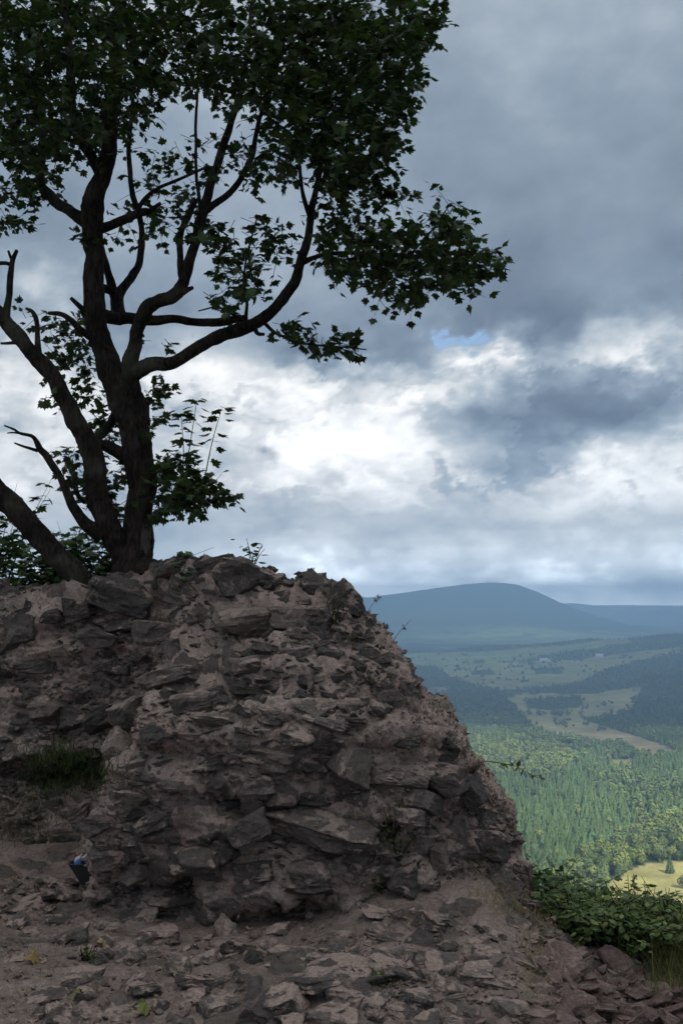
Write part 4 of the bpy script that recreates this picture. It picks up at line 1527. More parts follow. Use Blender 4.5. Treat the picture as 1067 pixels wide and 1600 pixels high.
# each limb: (px, py, depth offset, radius px)
LIMBS = {
    'trunk': [(214, 985, 0, 56), (213, 925, 0, 52), (212, 897, 0, 42), (212, 876, 0, 34.5), (214, 850, 0, 30), (217, 800, 0, 27), (218, 740, 0, 27), (215, 690, 0, 28), (209, 650, 0, 32), (194, 615, 0, 31),
              (178, 585, 0, 25), (163, 550, 0, 21), (152, 510, 0, 19.5), (147, 460, 0, 19), (145, 420, 0, 19), (145, 390, 0, 18), (145, 360, 0, 20), (147, 335, 0, 21), (152, 305, -.05, 18),
              (160, 270, -.1, 16), (168, 230, -.1, 15), (172, 190, -.1, 14), (176, 150, -.1, 13), (180, 100, -.1, 12), (184, 50, -.1, 11), (188, -20, 0, 10), (196, -140, .1, 7), (204, -260, .1, 4)],
    'branch_a': [(140, 350, 0, 13), (120, 336, .05, 11), (100, 324, .1, 10), (80, 309, .1, 9), (66, 290, .15, 8.5), (62, 265, .2, 8), (66, 235, .2, 8), (68, 200, .3, 7), (66, 150, .3, 6), (60, 100, .4, 5), (52, 20, .5, 4)],
    'branch_b': [(160, 280, -.1, 11), (140, 240, -.2, 10), (122, 205, -.3, 9), (113, 150, -.4, 8), (109, 90, -.5, 7), (104, 0, -.5, 6), (98, -120, -.5, 4)],
    'branch_c': [(150, 362, 0, 10), (172, 354, -.05, 9), (192, 345, -.1, 8), (213, 333, -.1, 8), (235, 328, -.1, 6), (252, 317, -.1, 3.5)],
    'branch_d': [(213, 333, -.1, 5), (224, 312, -.15, 4), (244, 296, -.2, 3.5), (272, 284, -.3, 3), (322, 262, -.4, 2.5)],
    'branch_e': [(184, 497, .15, 14), (183, 476, .2, 13), (184, 460, .2, 11.5), (196, 448, .2, 8.5), (210, 430, .2, 8), (219, 410, .2, 7), (222, 370, .25, 6), (218, 335, .3, 5.5), (207, 300, .3, 5), (202, 260, .4, 4.5), (205, 190, .5, 4), (215, 90, .6, 3)],
    'branch_f': [(181, 462, .2, 10), (172, 435, .2, 7.5), (165, 412, .2, 6.5), (158, 385, .25, 5)],
    'branch_g': [(150, 445, .1, 8), (170, 452, .15, 8), (184, 456, .2, 9)],
    'branch_h': [(150, 493, 0, 13), (175, 496, .05, 11.5), (205, 497, .1, 11), (240, 500, .15, 9), (280, 502, .15, 7.5), (310, 503, .1, 7), (340, 505, 0, 7.5), (362, 500, -.05, 8), (384, 497, -.1, 6)],
    'branch_i': [(206, 660, .02, 17), (205, 615, -.06, 19), (206, 575, -.15, 17), (209, 545, -.2, 13.5), (215, 514, -.25, 12.5), (228, 487, -.3, 13), (248, 473, -.3, 12.5), (270, 462, -.3, 12), (285, 447, -.3, 11.5), (292, 430, -.3, 10.5),
                 (297, 408, -.3, 10), (305, 380, -.3, 9.5), (312, 350, -.3, 9.5), (319, 325, -.3, 9.5), (328, 298, -.3, 8.5), (337, 270, -.3, 8), (345, 240, -.3, 7), (360, 195, -.3, 6.5), (376, 145, -.2, 5.5), (388, 70, -.2, 4.5), (398, -40, -.1, 3)],
    'branch_j': [(322, 328, -.3, 8), (340, 317, -.3, 6.5), (360, 303, -.35, 6), (375, 284, -.35, 5.5), (386, 262, -.4, 5.5), (395, 240, -.4, 5), (401, 210, -.45, 4.5), (410, 175, -.5, 4), (432, 110, -.5, 3.2), (450, 20, -.6, 2.5)],
    'branch_k': [(288, 440, -.3, 8), (282, 412, -.25, 6.3), (281, 385, -.2, 6), (285, 360, -.2, 5.5), (297, 334, -.2, 5), (306, 312, -.2, 4.5)],
    'branch_l': [(314, 338, -.3, 4), (309, 290, -.25, 3.6), (306, 235, -.2, 3.4), (307, 180, -.2, 3), (311, 90, -.2, 2.5)],
    'branch_m': [(205, 585, -.1, 17), (225, 577, -.2, 14.5), (245, 571, -.25, 13), (267, 567, -.3, 12), (292, 556, -.3, 12), (316, 542, -.3, 12), (345, 527, -.3, 12), (375, 516, -.25, 12.5), (396, 507, -.25, 11.5), (416, 494, -.25, 10.5), (436, 474, -.25, 10), (455, 447, -.25, 9.5),
                 (465, 425, -.25, 9), (474, 402, -.25, 8.5), (480, 378, -.25, 7.5), (483, 352, -.25, 7), (486, 328, -.25, 6), (494, 295, -.2, 5.5), (502, 245, -.2, 5), (507, 180, -.1, 4.5), (512, 100, 0, 4), (518, 10, 0, 3)],
    'branch_n': [(484, 340, -.25, 5), (475, 312, -.3, 4.2), (470, 280, -.3, 3.6), (467, 245, -.35, 3)],
    'branch_o': [(474, 410, -.25, 6), (494, 402, -.3, 4.4), (516, 397, -.35, 4), (546, 395, -.4, 3.6), (592, 398, -.4, 3), (645, 400, -.45, 2.6), (705, 398, -.5, 2), (765, 396, -.5, 1.4)],
    'branch_p': [(640, 399, -.45, 2.2), (672, 362, -.5, 1.8), (704, 318, -.5, 1.2)],
    'branch_q': [(410, 502, -.25, 4), (432, 521, -.3, 2.8), (456, 530, -.35, 2.4), (482, 538, -.4, 2), (522, 541, -.4, 1.6), (572, 546, -.4, 1.1)],
    'branch_r': [(384, 498, -.2, 4), (386, 470, -.3, 3), (381, 440, -.35, 2.6), (386, 400, -.4, 2.2), (402, 340, -.4, 1.6)],
    'branch_s': [(372, 497, -.2, 3), (342, 480, -.3, 2), (310, 486, -.35, 1.3)],
    'limb_left': [(202, 900, -.0, 22), (190, 862, -.03, 22), (173, 828, -.08, 22), (159, 790, -.1, 21.5), (150, 750, -.15, 21), (143, 710, -.15, 19.5), (130, 680, -.15, 18.5), (115, 650, -.2, 17.5), (100, 620, -.2, 16.5), (82, 590, -.2, 16), (62, 565, -.2, 15.5), (45, 545, -.25, 15),
                  (25, 520, -.25, 15), (6, 497, -.25, 14), (-18, 472, -.3, 12), (-60, 420, -.3, 10), (-110, 330, -.3, 8)],
    'stub_a': [(10, 500, -.25, 9), (14, 470, -.25, 6.2), (17, 430, -.25, 5.6), (20, 408, -.25, 5.2), (28, 391, -.25, 3.2)],
    'stub_b': [(20, 408, -.25, 3.5), (17, 400, -.25, 3.2), (14, 392, -.25, 2.2)],
    'stub_c': [(19, 414, -.25, 4), (8, 411, -.25, 4), (-14, 413, -.25, 4)],
    'stub_d': [(24, 536, -.25, 4), (12, 537, -.3, 2.8), (2, 537, -.3, 2.4)],
    'stub_e': [(63, 562, -.2, 6.5), (60, 530, -.2, 5), (58, 505, -.2, 4.6), (52, 488, -.2, 4), (41, 482, -.2, 2.6)],
    'stub_f': [(140, 525, 0, 8), (122, 512, -.05, 6.5), (108, 498, -.1, 5), (94, 490, -.1, 4.4), (76, 489, -.1, 3.4)],
    'stub_g': [(138, 490, 0, 7), (124, 478, -.05, 5), (111, 466, -.05, 3.6)],
    'stub_h': [(160, 545, 0, 4), (166, 543, -.1, 2.6), (171, 543, -.1, 2.2)],
    'link': [(130, 688, -.15, 10), (148, 694, -.12, 8.5), (166, 698, -.08, 9), (186, 706, -.04, 12), (205, 716, 0, 15)],
    'stub_i': [(150, 692, -.1, 5), (168, 668, .1, 8), (182, 645, .1, 8)],
    'dead_bit': [(118, 738, -.15, 4), (117, 756, -.16, 5), (122, 772, -.16, 4.5), (134, 786, -.12, 3)],
    'dead_branch': [(160, 838, -.1, 16), (146, 824, -.12, 13), (130, 808, -.15, 10.5), (116, 790, -.2, 9), (106, 770, -.22, 8), (96, 750, -.25, 7), (85, 730, -.28, 6.5), (74, 712, -.3, 6.5), (64, 702, -.3, 6.5), (58, 690, -.3, 5), (50, 681, -.32, 3.8), (32, 677, -.35, 3), (22, 671, -.36, 2.4), (7, 665, -.4, 1.4)],
    'dead_twig': [(60, 704, -.3, 3.6), (46, 700, -.32, 3), (36, 697, -.34, 2.4), (23, 692, -.36, 1.4)],
    'dead_twig_b': [(30, 677, -.35, 2), (20, 676, -.36, 1.6), (12, 677, -.37, 1.0)],
    'stub_j': [(398, 512, -.25, 5), (404, 521, -.3, 4), (414, 522, -.32, 3)],
    'stub_k': [(285, 457, -.3, 6), (294, 452, -.32, 4.5), (302, 449, -.33, 3.2)],
    'stub_l': [(348, 520, -.3, 3), (349, 515, -.32, 2), (351, 511, -.33, 1)],
    'leaning_stem': [(168, 990, -.02, 24), (152, 955, -.05, 23), (140, 930, -.08, 22), (128, 912, -.1, 22), (105, 885, -.1, 22), (75, 850, -.1, 22), (40, 810, -.1, 22), (0, 770, -.1, 22.5), (-45, 728, -.1, 22), (-110, 660, 0, 20), (-180, 560, .1, 17), (-230, 430, .2, 13)],
    'root': [(205, 890, -.02, 26), (232, 893, -.14, 20), (252, 905, -.22, 10), (262, 925, -.26, 5)],
}
NAMES = {'trunk': 'trunk', 'leaning_stem': 'stem', 'limb_left': 'limb', 'link': 'limb', 'root': 'root', 'dead_branch': 'dead_branch', 'dead_bit': 'dead_branch', 'dead_twig': 'dead_branch', 'dead_twig_b': 'dead_branch'}
LIMB_OF = {'branch_d': 'branch_c', 'branch_f': 'branch_e', 'branch_g': 'branch_e', 'branch_j': 'branch_i', 'branch_k': 'branch_i', 'branch_l': 'branch_i', 'stub_k': 'branch_i',
           'branch_n': 'branch_m', 'branch_o': 'branch_m', 'branch_p': 'branch_m', 'branch_q': 'branch_m', 'branch_r': 'branch_m', 'branch_s': 'branch_m', 'stub_j': 'branch_m', 'stub_l': 'branch_m',
           'stub_a': 'limb_left', 'stub_b': 'limb_left', 'stub_c': 'limb_left', 'stub_d': 'limb_left', 'stub_e': 'limb_left', 'dead_twig': 'dead_branch', 'dead_twig_b': 'dead_branch'}
LIMB_OBJ = {}
maple = empty('maple_tree', tuple(at(214, 905, TY)))
maple.location = (0, 0, 0)
tag(maple, 'old gnarled maple with dark bark leaning over the top of the ruin', 'tree')
bare_c = np.array(at(224, 845, TY - .15))
for k, pts in LIMBS.items():
    A = np.array(pts, float)
    W = np.array([at(a, b, TY + dy) for a, b, dy, r_ in pts])
    rad = A[:, 3] * (TY + A[:, 2]) / FPX
    n = max(6, int(np.linalg.norm(np.diff(W, axis=0), axis=1).sum() / (.030 if A[:, 3].max() > 6 else .045)))
    n = min(n, 150)
    C4 = catmull(np.hstack([W, rad[:, None]]), n)
    big = A[:, 3].max() > 10
    sides = 40 if A[:, 3].max() > 20 else 18 if big else 10 if A[:, 3].max() > 4 else 6
    rg = .42 if big else .34
    # gnarled course
    Pc = C4[:, :3] + np.stack([fbm(C4[:, :3] * 3.5, 2), fbm(C4[:, :3] * 3.5, 2, off=4) * .6, fbm(C4[:, :3] * 3.5, 2, off=8)], -1) * np.minimum(C4[:, 3:4] * .75, .04)
    V, Q, T = tube(Pc, np.maximum(C4[:, 3] * (.80 if k in ('limb_left', 'leaning_stem') else .86), .004), sides, rg, seed=hash(k) % 7 * 0 + len(k) * 1.7)
    dd = V - bare_c
    bare_a = np.exp(-((dd[:, 0] / .045) ** 2 + (dd[:, 2] / .16) ** 2)) * 1.0 if k == 'trunk' else (np.full(len(V), .25) if k.startswith('dead') else np.zeros(len(V)))
    if k == 'link':
        bare_a = np.full(len(V), .40)
    nm = NAMES.get(k, 'broken_stub' if k.startswith('stub') else 'branch')
    LIMB_OBJ[k] = np_obj(nm, V, [Q, T], [M_BARK], LIMB_OBJ.get(LIMB_OF.get(k), maple), smooth=True, attrs={'bare': bare_a})

# foliage: sprigs of opposite maple leaves spread through the crown
lr = np.random.default_rng(77)
TWIGS = MB()
LM, LT, LTINT, LKEY = [], [], [], []


def sprig(c, d, L, nl, size, key, tint=(.034, .060, .020), droop=.25):
    """a thin twig from c along d carrying pairs of leaves"""
    d = np.asarray(d, float)
    d /= np.linalg.norm(d)
    n = 4
    t = np.linspace(0, 1, n)[:, None]
    bend = lr.normal(size=3) * .10 * L
    Pp = c + d * L * t + bend * t * t + np.array([0, 0, -droop * L]) * t * t * .5
    V, Q, T = tube(Pp[1:], np.linspace(.0028, .0014, n - 1), 3, cap=False)
    TWIGS.add(V, Q=Q)
    for i in range(nl):
        f = .3 + .7 * (i // 2 + 1) / (nl // 2 + 1) if i < nl - 1 else 1.0
        base = Pp[0] + (Pp[-1] - Pp[0]) * min(f, 1)
        side = lr.normal(size=3)
        side -= d * side.dot(d)
        side /= np.linalg.norm(side) + 1e-9
        side[2] *= .5
        ld = side * lr.uniform(.6, 1.0) + d * lr.uniform(.2, .9) + np.array([0, 0, lr.uniform(-.55, .15)])
        ld /= np.linalg.norm(ld)
        pet = size * lr.uniform(.15, .5)
        s = size * lr.uniform(.5, 1.0)
        Fm = frames(ld[None], .45, lr)[0]
        LM.append(Fm * s * np.array([lr.uniform(.7, 1.1), 1, lr.uniform(.4, 2.4)]))
        LT.append(base + ld * pet)
        LTINT.append(np.array(tint) * .9 * lr.uniform(.5, 1.5) * np.array([lr.uniform(.85, 1.25), 1, lr.uniform(.8, 1.1)]))
        LKEY.append(key)


def poly_sprigs(poly, n, y0, y1, size=.080, L=(.16, .40), nl=(5, 9), key=0, dirx=0.0, out=None, tint=(.034, .060, .020)):
    poly = [tuple(p) for p in poly]
    xs_ = [p[0] for p in poly]; ys_ = [p[1] for p in poly]
    c = 0
    while c < n:
        px, py = lr.uniform(min(xs_), max(xs_)), lr.uniform(min(ys_), max(ys_))
        if not in_poly(np.array([px]), np.array([py]), poly)[0]:
            continue
        Y = TY + lr.uniform(y0, y1)
        d = np.array([lr.normal() * .7 + dirx, lr.normal() * .7, lr.normal() * .45 - .05])
        l = lr.uniform(*L)
        cc = np.array(at(px, py, Y)) - d / np.linalg.norm(d) * l * .5
        sprig(cc, d, l, int(lr.integers(*nl)), size, key, tint)
        c += 1


MAIN = [(-260, -330), (600, -330), (730, -220), (700, -60), (682, 0), (680, 60), (655, 110), (680, 128), (640, 165), (650, 205), (615, 225), (625, 248), (580, 280), (560, 310),
        (535, 322), (505, 290), (470, 245), (430, 205), (400, 180), (330, 165), (305, 130), (255, 175), (215, 215), (170, 245), (120, 270), (60, 282), (-10, 272), (-260, 290)]
poly_sprigs(MAIN, 1150, -1.3, 1.2, dirx=.1)
poly_sprigs([(0, 0), (690, 0), (640, 150), (620, 240), (540, 310), (470, 235), (380, 165), (300, 120), (200, 190), (80, 260), (0, 260)], 640, -1.1, 1.0)
poly_sprigs([(440, 0), (680, 0), (640, 150), (600, 250), (530, 300), (470, 230), (430, 150)], 330, -1.0, .9, dirx=.3)
poly_sprigs([(-20, -20), (460, -20), (440, 150), (330, 130), (250, 150), (160, 200), (60, 230), (-20, 230)], 330, -1.1, 1.0)
poly_sprigs([(500, 250), (600, 250), (620, 300), (560, 330), (560, 400), (520, 420), (500, 360), (480, 300)], 60, -.9, .3)
poly_sprigs([(560, 280), (632, 292), (640, 310), (590, 325)], 10, -.7, .1, key=1, dirx=.5)
poly_sprigs([(-60, 270), (60, 275), (70, 300), (40, 320), (0, 330), (-60, 340)], 26, -.7, .4)
poly_sprigs([(-60, 320), (15, 325), (65, 352), (30, 362), (-60, 362)], 16, -.7, .1, key=1)
poly_sprigs([(20, 285), (110, 290), (60, 315), (25, 312)], 9, -.2, .5, key=1)
poly_sprigs([(210, 230), (300, 210), (330, 260), (320, 340), (260, 370), (200, 380), (170, 370), (200, 300)], 62, -.1, .9, size=.085, nl=(3, 6))
poly_sprigs([(270, 330), (330, 320), (345, 360), (300, 375)], 9, -.6, 0, size=.085, nl=(4, 7))
poly_sprigs([(90, 370), (130, 368), (130, 380), (100, 385)], 2, -.2, 0, key=1, L=(.1, .16))
poly_sprigs([(335, 350), (390, 330), (450, 345), (462, 390), (455, 420), (400, 430), (350, 440), (325, 400)], 46, -.8, .1, size=.088, nl=(4, 8), key=2)
poly_sprigs([(330, 430), (400, 420), (405, 490), (340, 482), (312, 482)], 20, -.8, -.1, size=.085, nl=(4, 8), key=2)
poly_sprigs([(320, 220), (440, 200), (470, 260), (440, 280), (400, 285), (330, 260)], 46, -.9, .4, nl=(4, 7))
poly_sprigs([(420, 265), (445, 255), (445, 285), (420, 285)], 3, -.5, 0, key=1)
poly_sprigs([(500, 380), (560, 345), (640, 345), (700, 320), (715, 345), (725, 378), (768, 385), (775, 400), (750, 425), (710, 445), (650, 455), (600, 455), (560, 430), (500, 425)], 230, -1.1, .1, size=.085, dirx=.5, nl=(5, 8), key=1)
poly_sprigs([(690, 312), (715, 305), (725, 330), (690, 345)], 7, -.6, -.3, key=1)
poly_sprigs([(590, 460), (650, 462), (640, 482), (600, 482)], 3, -.5, -.3, key=1, L=(.1, .18), nl=(3, 5))
poly_sprigs([(420, 490), (460, 505), (520, 525), (580, 545), (570, 550), (500, 545), (450, 535)], 34, -.7, -.1, size=.085, dirx=.5, L=(.1, .22), nl=(4, 6), key=1)
poly_sprigs([(85, 500), (125, 490), (140, 560), (190, 600), (195, 640), (170, 690), (120, 640), (80, 590), (70, 540)], 72, .15, .9)
poly_sprigs([(30, 480), (85, 485), (75, 520), (40, 500)], 6, -.2, .2, key=2, size=.08, L=(.1, .2), nl=(3, 5))
poly_sprigs([(58, 620), (90, 618), (80, 640)], 2, -.3, -.1, key=2, L=(.1, .15), nl=(3, 5))
poly_sprigs([(225, 590), (258, 585), (262, 610), (245, 650), (225, 680)], 15, -.3, .3, key=2, L=(.1, .25))
poly_sprigs([(232, 530), (262, 530), (262, 552), (240, 560)], 3, -.3, -.1, key=2, L=(.08, .14), nl=(4, 6), size=.085)
poly_sprigs([(95, 690), (150, 690), (195, 720), (200, 860), (175, 820), (140, 780), (110, 740)], 50, .1, .7, size=.09)
poly_sprigs([(90, 690), (115, 700), (115, 750), (92, 740)], 6, -.1, .2, key=2, size=.08, nl=(3, 6))
poly_sprigs([(242, 740), (300, 725), (340, 745), (345, 765), (318, 790), (270, 785), (245, 800)], 62, -.6, .25, size=.095, dirx=.3, key=2)
poly_sprigs([(240, 690), (285, 690), (300, 730), (245, 745)], 14, -.4, .1, key=2, size=.085)
# upright sprouts beside the trunk
for pts in ([(285, 745), (287, 700), (283, 645)], [(290, 742), (298, 690), (308, 625)], [(322, 738), (332, 690), (346, 640)]):
    W = catmull(np.array([at(a, b, TY - .35) for a, b in pts]), 12)
    V, Q, T = tube(W, np.linspace(.005, .002, 12), 4, cap=False)
    TWIGS.add(V, Q=Q)
    for i, f in enumerate([.12, .22, .32, .42, .52, .62, .72, .8, .88, .95, 1, 1, 1]):
        j = min(int(f * 11), 11)
        for s in (-1, 1):
            if lr.random() < .12:
                continue
            dv = np.array([s * lr.uniform(.4, 1), lr.normal() * .6, lr.uniform(-.1, .35)])
            dv /= np.linalg.norm(dv)
            Fm = frames(dv[None] + np.array([[0, 0, -.35]]), .3, lr)[0]
            sz = lr.uniform(.06, .095)
            LM.append(Fm * sz)
            LT.append(W[j] + dv * lr.uniform(.03, .07))
            LTINT.append(np.array((.040, .068, .022)) * lr.uniform(.7, 1.3))
            LKEY.append(3)
LM, LT, LTINT, LKEY = np.array(LM), np.array(LT), np.array(LTINT), np.array(LKEY)
px, py, f = project(LT)
# keep leaves that would hang in front of the open trunk rare
TWIGS.build('twigs', [M_BARK], maple)['kind'] = 'stuff'
order = np.argsort(-(LKEY * 10 + lr.random(len(LKEY))))
inview = (px > 0) & (px < 1067) & (py > 0)
order = np.array([i for i in order if inview[i]])
solo = order[:300]
rest = np.setdiff1d(np.arange(len(LM)), solo)
V, F = stamp(LEAF_V, LEAF_F, LM[rest], LT[rest])
crown = np_obj('crown', V, F, [M_LEAF], maple, attrs={'tint': np.repeat(LTINT[rest], len(LEAF_V), 0)})
crown['kind'] = 'stuff'
leaf_me = [np_mesh('leaf', LEAF_V, LEAF_F, [M_LEAF], attrs={'tint': np.tile(np.array(c), (len(LEAF_V), 1))}) for c in
           ((.028, .050, .018), (.040, .066, .022), (.048, .078, .024), (.060, .085, .026))]
for i in solo:
    o = bpy.data.objects.new('leaf', random.choice(leaf_me))
    M4 = Matrix.Identity(4)
    for a in range(3):
        for b in range(3):
            M4[a][b] = LM[i][a, b]
        M4[a][3] = LT[i][a]
    o.matrix_world = M4
    link(o, maple)
print('leaves', len(LM))


# ------------------------------------------------------------------ shrubs, weeds and grass
def shrub(name, base, w, h, d, nst, npl, size, tint, label, cat, group=None, r=None, leaf=(OV_V, OV_F), up=.75, parent=None):
    r = r or np.random.default_rng(int(abs(base[0] * 977 + base[1] * 131)) + 5)
    root = empty(name, tuple(base))
    tag(root, label, cat, group)
    st = MB()
    Ms, Ts, C = [], [], []
    for s in range(nst):
        tip = np.array([r.normal() * w * .42, r.normal() * d * .42, h * r.uniform(.5, 1.0)])
        b = np.array([r.normal() * w * .12, r.normal() * d * .12, -.05])
        mid = (b + tip) / 2 + np.array([r.normal() * .05 * w, r.normal() * .05 * w, h * .12])
        W = catmull(np.array([b, mid, tip]), 9)
        V, Q, T = tube(W, np.linspace(.004 + .0015 * h, .0014, 9), 4, cap=False)
        st.add(V, Q=Q)
        for i in range(npl):
            f = r.uniform(.12, 1.0)
            p_ = W[int(f * 8)] + r.normal(size=3) * size * .35
            a = r.uniform(0, 6.28)
            dv = np.array([math.cos(a), math.sin(a), r.uniform(-.45, .35)])
            Fm = frames(dv[None], .4, r)[0]
            s_ = size * r.uniform(.55, 1.2)
            Ms.append(Fm * s_); Ts.append(p_ + dv * size * .25)
            C.append(np.array(tint) * r.uniform(.55, 1.5) * np.array([r.uniform(.85, 1.2), 1, r.uniform(.8, 1.15)]))
    st.build('stem', [M_BARK], root)
    V, F = stamp(leaf[0], leaf[1], np.array(Ms), np.array(Ts))
    o = np_obj('foliage', V, F, [M_SHRUB], root, attrs={'tint': np.repeat(np.array(C), len(leaf[0]), 0)})
    return root


# behind the wall on the left
for (px, py, Y, w, h, n, lab) in (
        (20, 945, 8.9, 1.0, .42, 34, 'low leafy bush peeping over the wall at the far left under the leaning stem'),
        (85, 945, 9.3, 1.1, .72, 46, 'leafy bush behind the wall between the two leaning stems'),
        (140, 940, 9.0, .8, .78, 40, 'dense green bush behind the wall just left of the trunk foot'),
        (-15, 925, 8.2, .7, .95, 16, 'sparse sapling with hanging sprays at the left edge behind the wall')):
    shrub('leafy_bush', at(px, py + 40, Y), w, h + .28, .6, n, 26, .085, (.040, .075, .026), lab, 'bush', 'bushes behind the wall', leaf=(LEAF_V, LEAF_F))

# seedlings on top of the ruin
for (px, py, h, n, lab) in ((395, 885, .20, 5, 'small seedling sprouting behind the pointed boulder on the ruin'), (431, 918, .11, 4, 'tiny seedling on the ruin top right of the pointed boulder'),
                            (290, 898, .12, 4, 'tiny bright green seedling between two stones on the ruin top')):
    P = at(px, py, 6.5)
    shrub('seedling', P, .13, h, .08, n, 7, .055, (.045, .085, .028), lab, 'seedling', 'seedlings on the ruin top')


def surf(px, py):
    h, _ = hit_any(px, py)
    return np.array(h[0]) if h[0] is not None else np.array(at(px, py, 5.6))


# weeds growing on the face
for (px, py, w, h, n, s, t, lab) in (
        (606, 1305, .16, .17, 12, .030, (.075, .095, .028), 'yellow green trailing weed on the ruin face right of the big slab'),
        (598, 1290, .10, .15, 6, .026, (.080, .095, .030), 'thin pale weed just above the trailing weed on the ruin face'),
        (622, 1330, .10, .12, 6, .026, (.070, .095, .028), 'small weed at the lower end of the trailing weed on the ruin'),
        (600, 1384, .14, .13, 14, .036, (.040, .075, .024), 'bushy dark green weed at the foot of the ruin near the square hole'),
        (585, 1070, .10, .08, 8, .024, (.060, .075, .024), 'small weed tuft on the upper right slope of the ruin'),
        (522, 975, .10, .18, 10, .022, (.040, .055, .020), 'dry dark weed in the crack below the right end of the ruin top'),
        (550, 1002, .05, .06, 5, .020, (.090, .090, .020), 'little yellow green weed under the top right corner of the ruin'),
        (575, 1530, .13, .06, 8, .024, (.060, .080, .024), 'low weed between the slabs of the foreground outcrop'),
        (130, 1500, .14, .08, 7, .028, (.045, .065, .022), 'low weed among loose stones at the lower left')):
    P = surf(px, py)
    shrub('weed', P, w, h, .06, n, 8, s, t, lab, 'weed', 'weeds on the ruin')


def blades(mb, bases, h, lean, wid, col, r, seg=4):
    n = len(bases)
    a = r.uniform(0, 6.28, n)
    hh = h * r.uniform(.5, 1.15, n)
    ln = lean * r.uniform(.2, 1.2, n) * hh
    t = np.linspace(0, 1, seg + 1)
    ctr = np.zeros((n, seg + 1, 3))
    ctr[:, :, 0] = bases[:, 0:1] + np.cos(a)[:, None] * ln[:, None] * t[None] ** 2
    ctr[:, :, 1] = bases[:, 1:2] + np.sin(a)[:, None] * ln[:, None] * t[None] ** 2
    ctr[:, :, 2] = bases[:, 2:3] + hh[:, None] * (t[None] - .35 * (ln / hh)[:, None] * t[None] ** 2.5)
    pa = r.uniform(0, 6.28, n)
    w = wid * r.uniform(.6, 1.3, n)[:, None] * (1 - t[None] ** 1.6)
    off = np.stack([np.cos(pa), np.sin(pa), 0 * pa], -1)
    L_ = ctr - off[:, None] * w[..., None]
    R_ = ctr + off[:, None] * w[..., None]
    V = np.stack([L_, R_], 2).reshape(n, -1, 3)
    k = 2 * (seg + 1)
    q = np.array([(2 * i, 2 * i + 1, 2 * i + 3, 2 * i + 2) for i in range(seg)])
    Q = (q[None] + (np.arange(n) * k)[:, None, None]).reshape(-1, 4)
    C = np.array(col) * r.uniform(.6, 1.4, (n, 1))
    mb.add(V.reshape(-1, 3), Q=Q, A=np.repeat(C, k, 0))


gr = np.random.default_rng(91)


def gxy(px, py):
    d = ray(px, py).normalized()
    h = BV_G.ray_cast(CAMV, d)
    return h[0]


# shrubs at the brink on the right
SH = [(845, 1490, .42, .44, 'dark green shrub at the foot of the ruin beside its lowest tilted stone'), (895, 1505, .46, .42, 'dark green leafy shrub in the middle of the brink behind the rubble'),
      (938, 1512, .40, .50, 'taller dark shrub with upright shoots against the sunlit meadow edge'), (985, 1520, .44, .46, 'leafy dark shrub left of the tall yellow grass'),
      (1040, 1525, .50, .40, 'dark shrub mixed with tall grass at the right edge'), (870, 1450, .42, .42, 'low shrub farther back on the brink under the spruce slope'), (1095, 1530, .5, .42, 'dark shrub cut by the right edge of the picture'),
      (905, 1515, .36, .3, 'low bright shrub just behind the middle of the rubble heap'), (965, 1530, .36, .3, 'low bright shrub behind the rubble heap under the seed stalk'), (1035, 1540, .36, .3, 'low bright shrub between tall grass and the rubble heap at the right')]
for i, (px, py, w, h, lab) in enumerate(SH):
    Y = (5.9 + .25 * (i % 3)) if i < 7 else 5.25
    x = px2x(px, Y)
    z = float(gz(np.array([x]), np.array([Y]))[0])
    top = at(px, (1404 + (12 if i in (0, 5) else 0) + 10 * (i % 2)) if i < 7 else 1462 + 8 * (i % 2), Y).z
    shrub('green_shrub', (x, Y, z), w, max(top - z, .3) * 1.08, .50, 46, 36, .058 if i < 7 else .045, (.056, .098, .040) if i < 7 else (.085, .125, .040), lab, 'shrub', 'shrubs along the brink')
for (px, topy, lab) in ((940, 1385, 'tall thin leafy shoot rising left of the meadow among the shrubs'), (1002, 1392, 'upright leafy shoot standing before the meadow'), (893, 1372, 'slender leafy shoot before the spruce slope')):
    Y = 5.8
    x = px2x(px, Y)
    z = float(gz(np.array([x]), np.array([Y]))[0])
    shrub('leafy_shoot', (x, Y, z), .12, at(px, topy, Y).z - z, .12, 4, 26, .05, (.032, .058, .024), lab, 'shoot', 'leafy shoots above the shrubs')

mb = MB()
B = []
for _ in range(1700):
    px, py = 1070 - abs(gr.normal()) * 46 + gr.uniform(0, 40), gr.uniform(1475, 1545)
    Y = gr.uniform(5.0, 5.9)
    x = px2x(px, Y)
    B.append((x, Y, float(gz(np.array([x]), np.array([Y]))[0]) - .02))
for _ in range(700):
    px = gr.uniform(1000, 1110)
    Y = gr.uniform(4.75, 5.3)
    x = px2x(px, Y)
    B.append((x, Y, float(gz(np.array([x]), np.array([Y]))[0]) - .02))
B = np.array(B)[gr.permutation(len(B))]
blades(mb, B[:1500], .25, .8, .0024, (.12, .15, .045), gr)
blades(mb, B[1500:], .32, .7, .0020, (.21, .195, .075), gr)
B2 = []
for _ in range(110):
    px = gr.uniform(825, 1000)
    Y = gr.uniform(5.05, 5.7)
    x = px2x(px, Y)
    B2.append((x, Y, float(gz(np.array([x]), np.array([Y]))[0]) - .02))
blades(mb, np.array(B2), .26, .7, .003, (.075, .095, .032), gr)
tag(mb.build('tall_grass', [M_GRASS]), 'tall yellow green grass growing at the brink on the right', 'grass', kind='stuff')

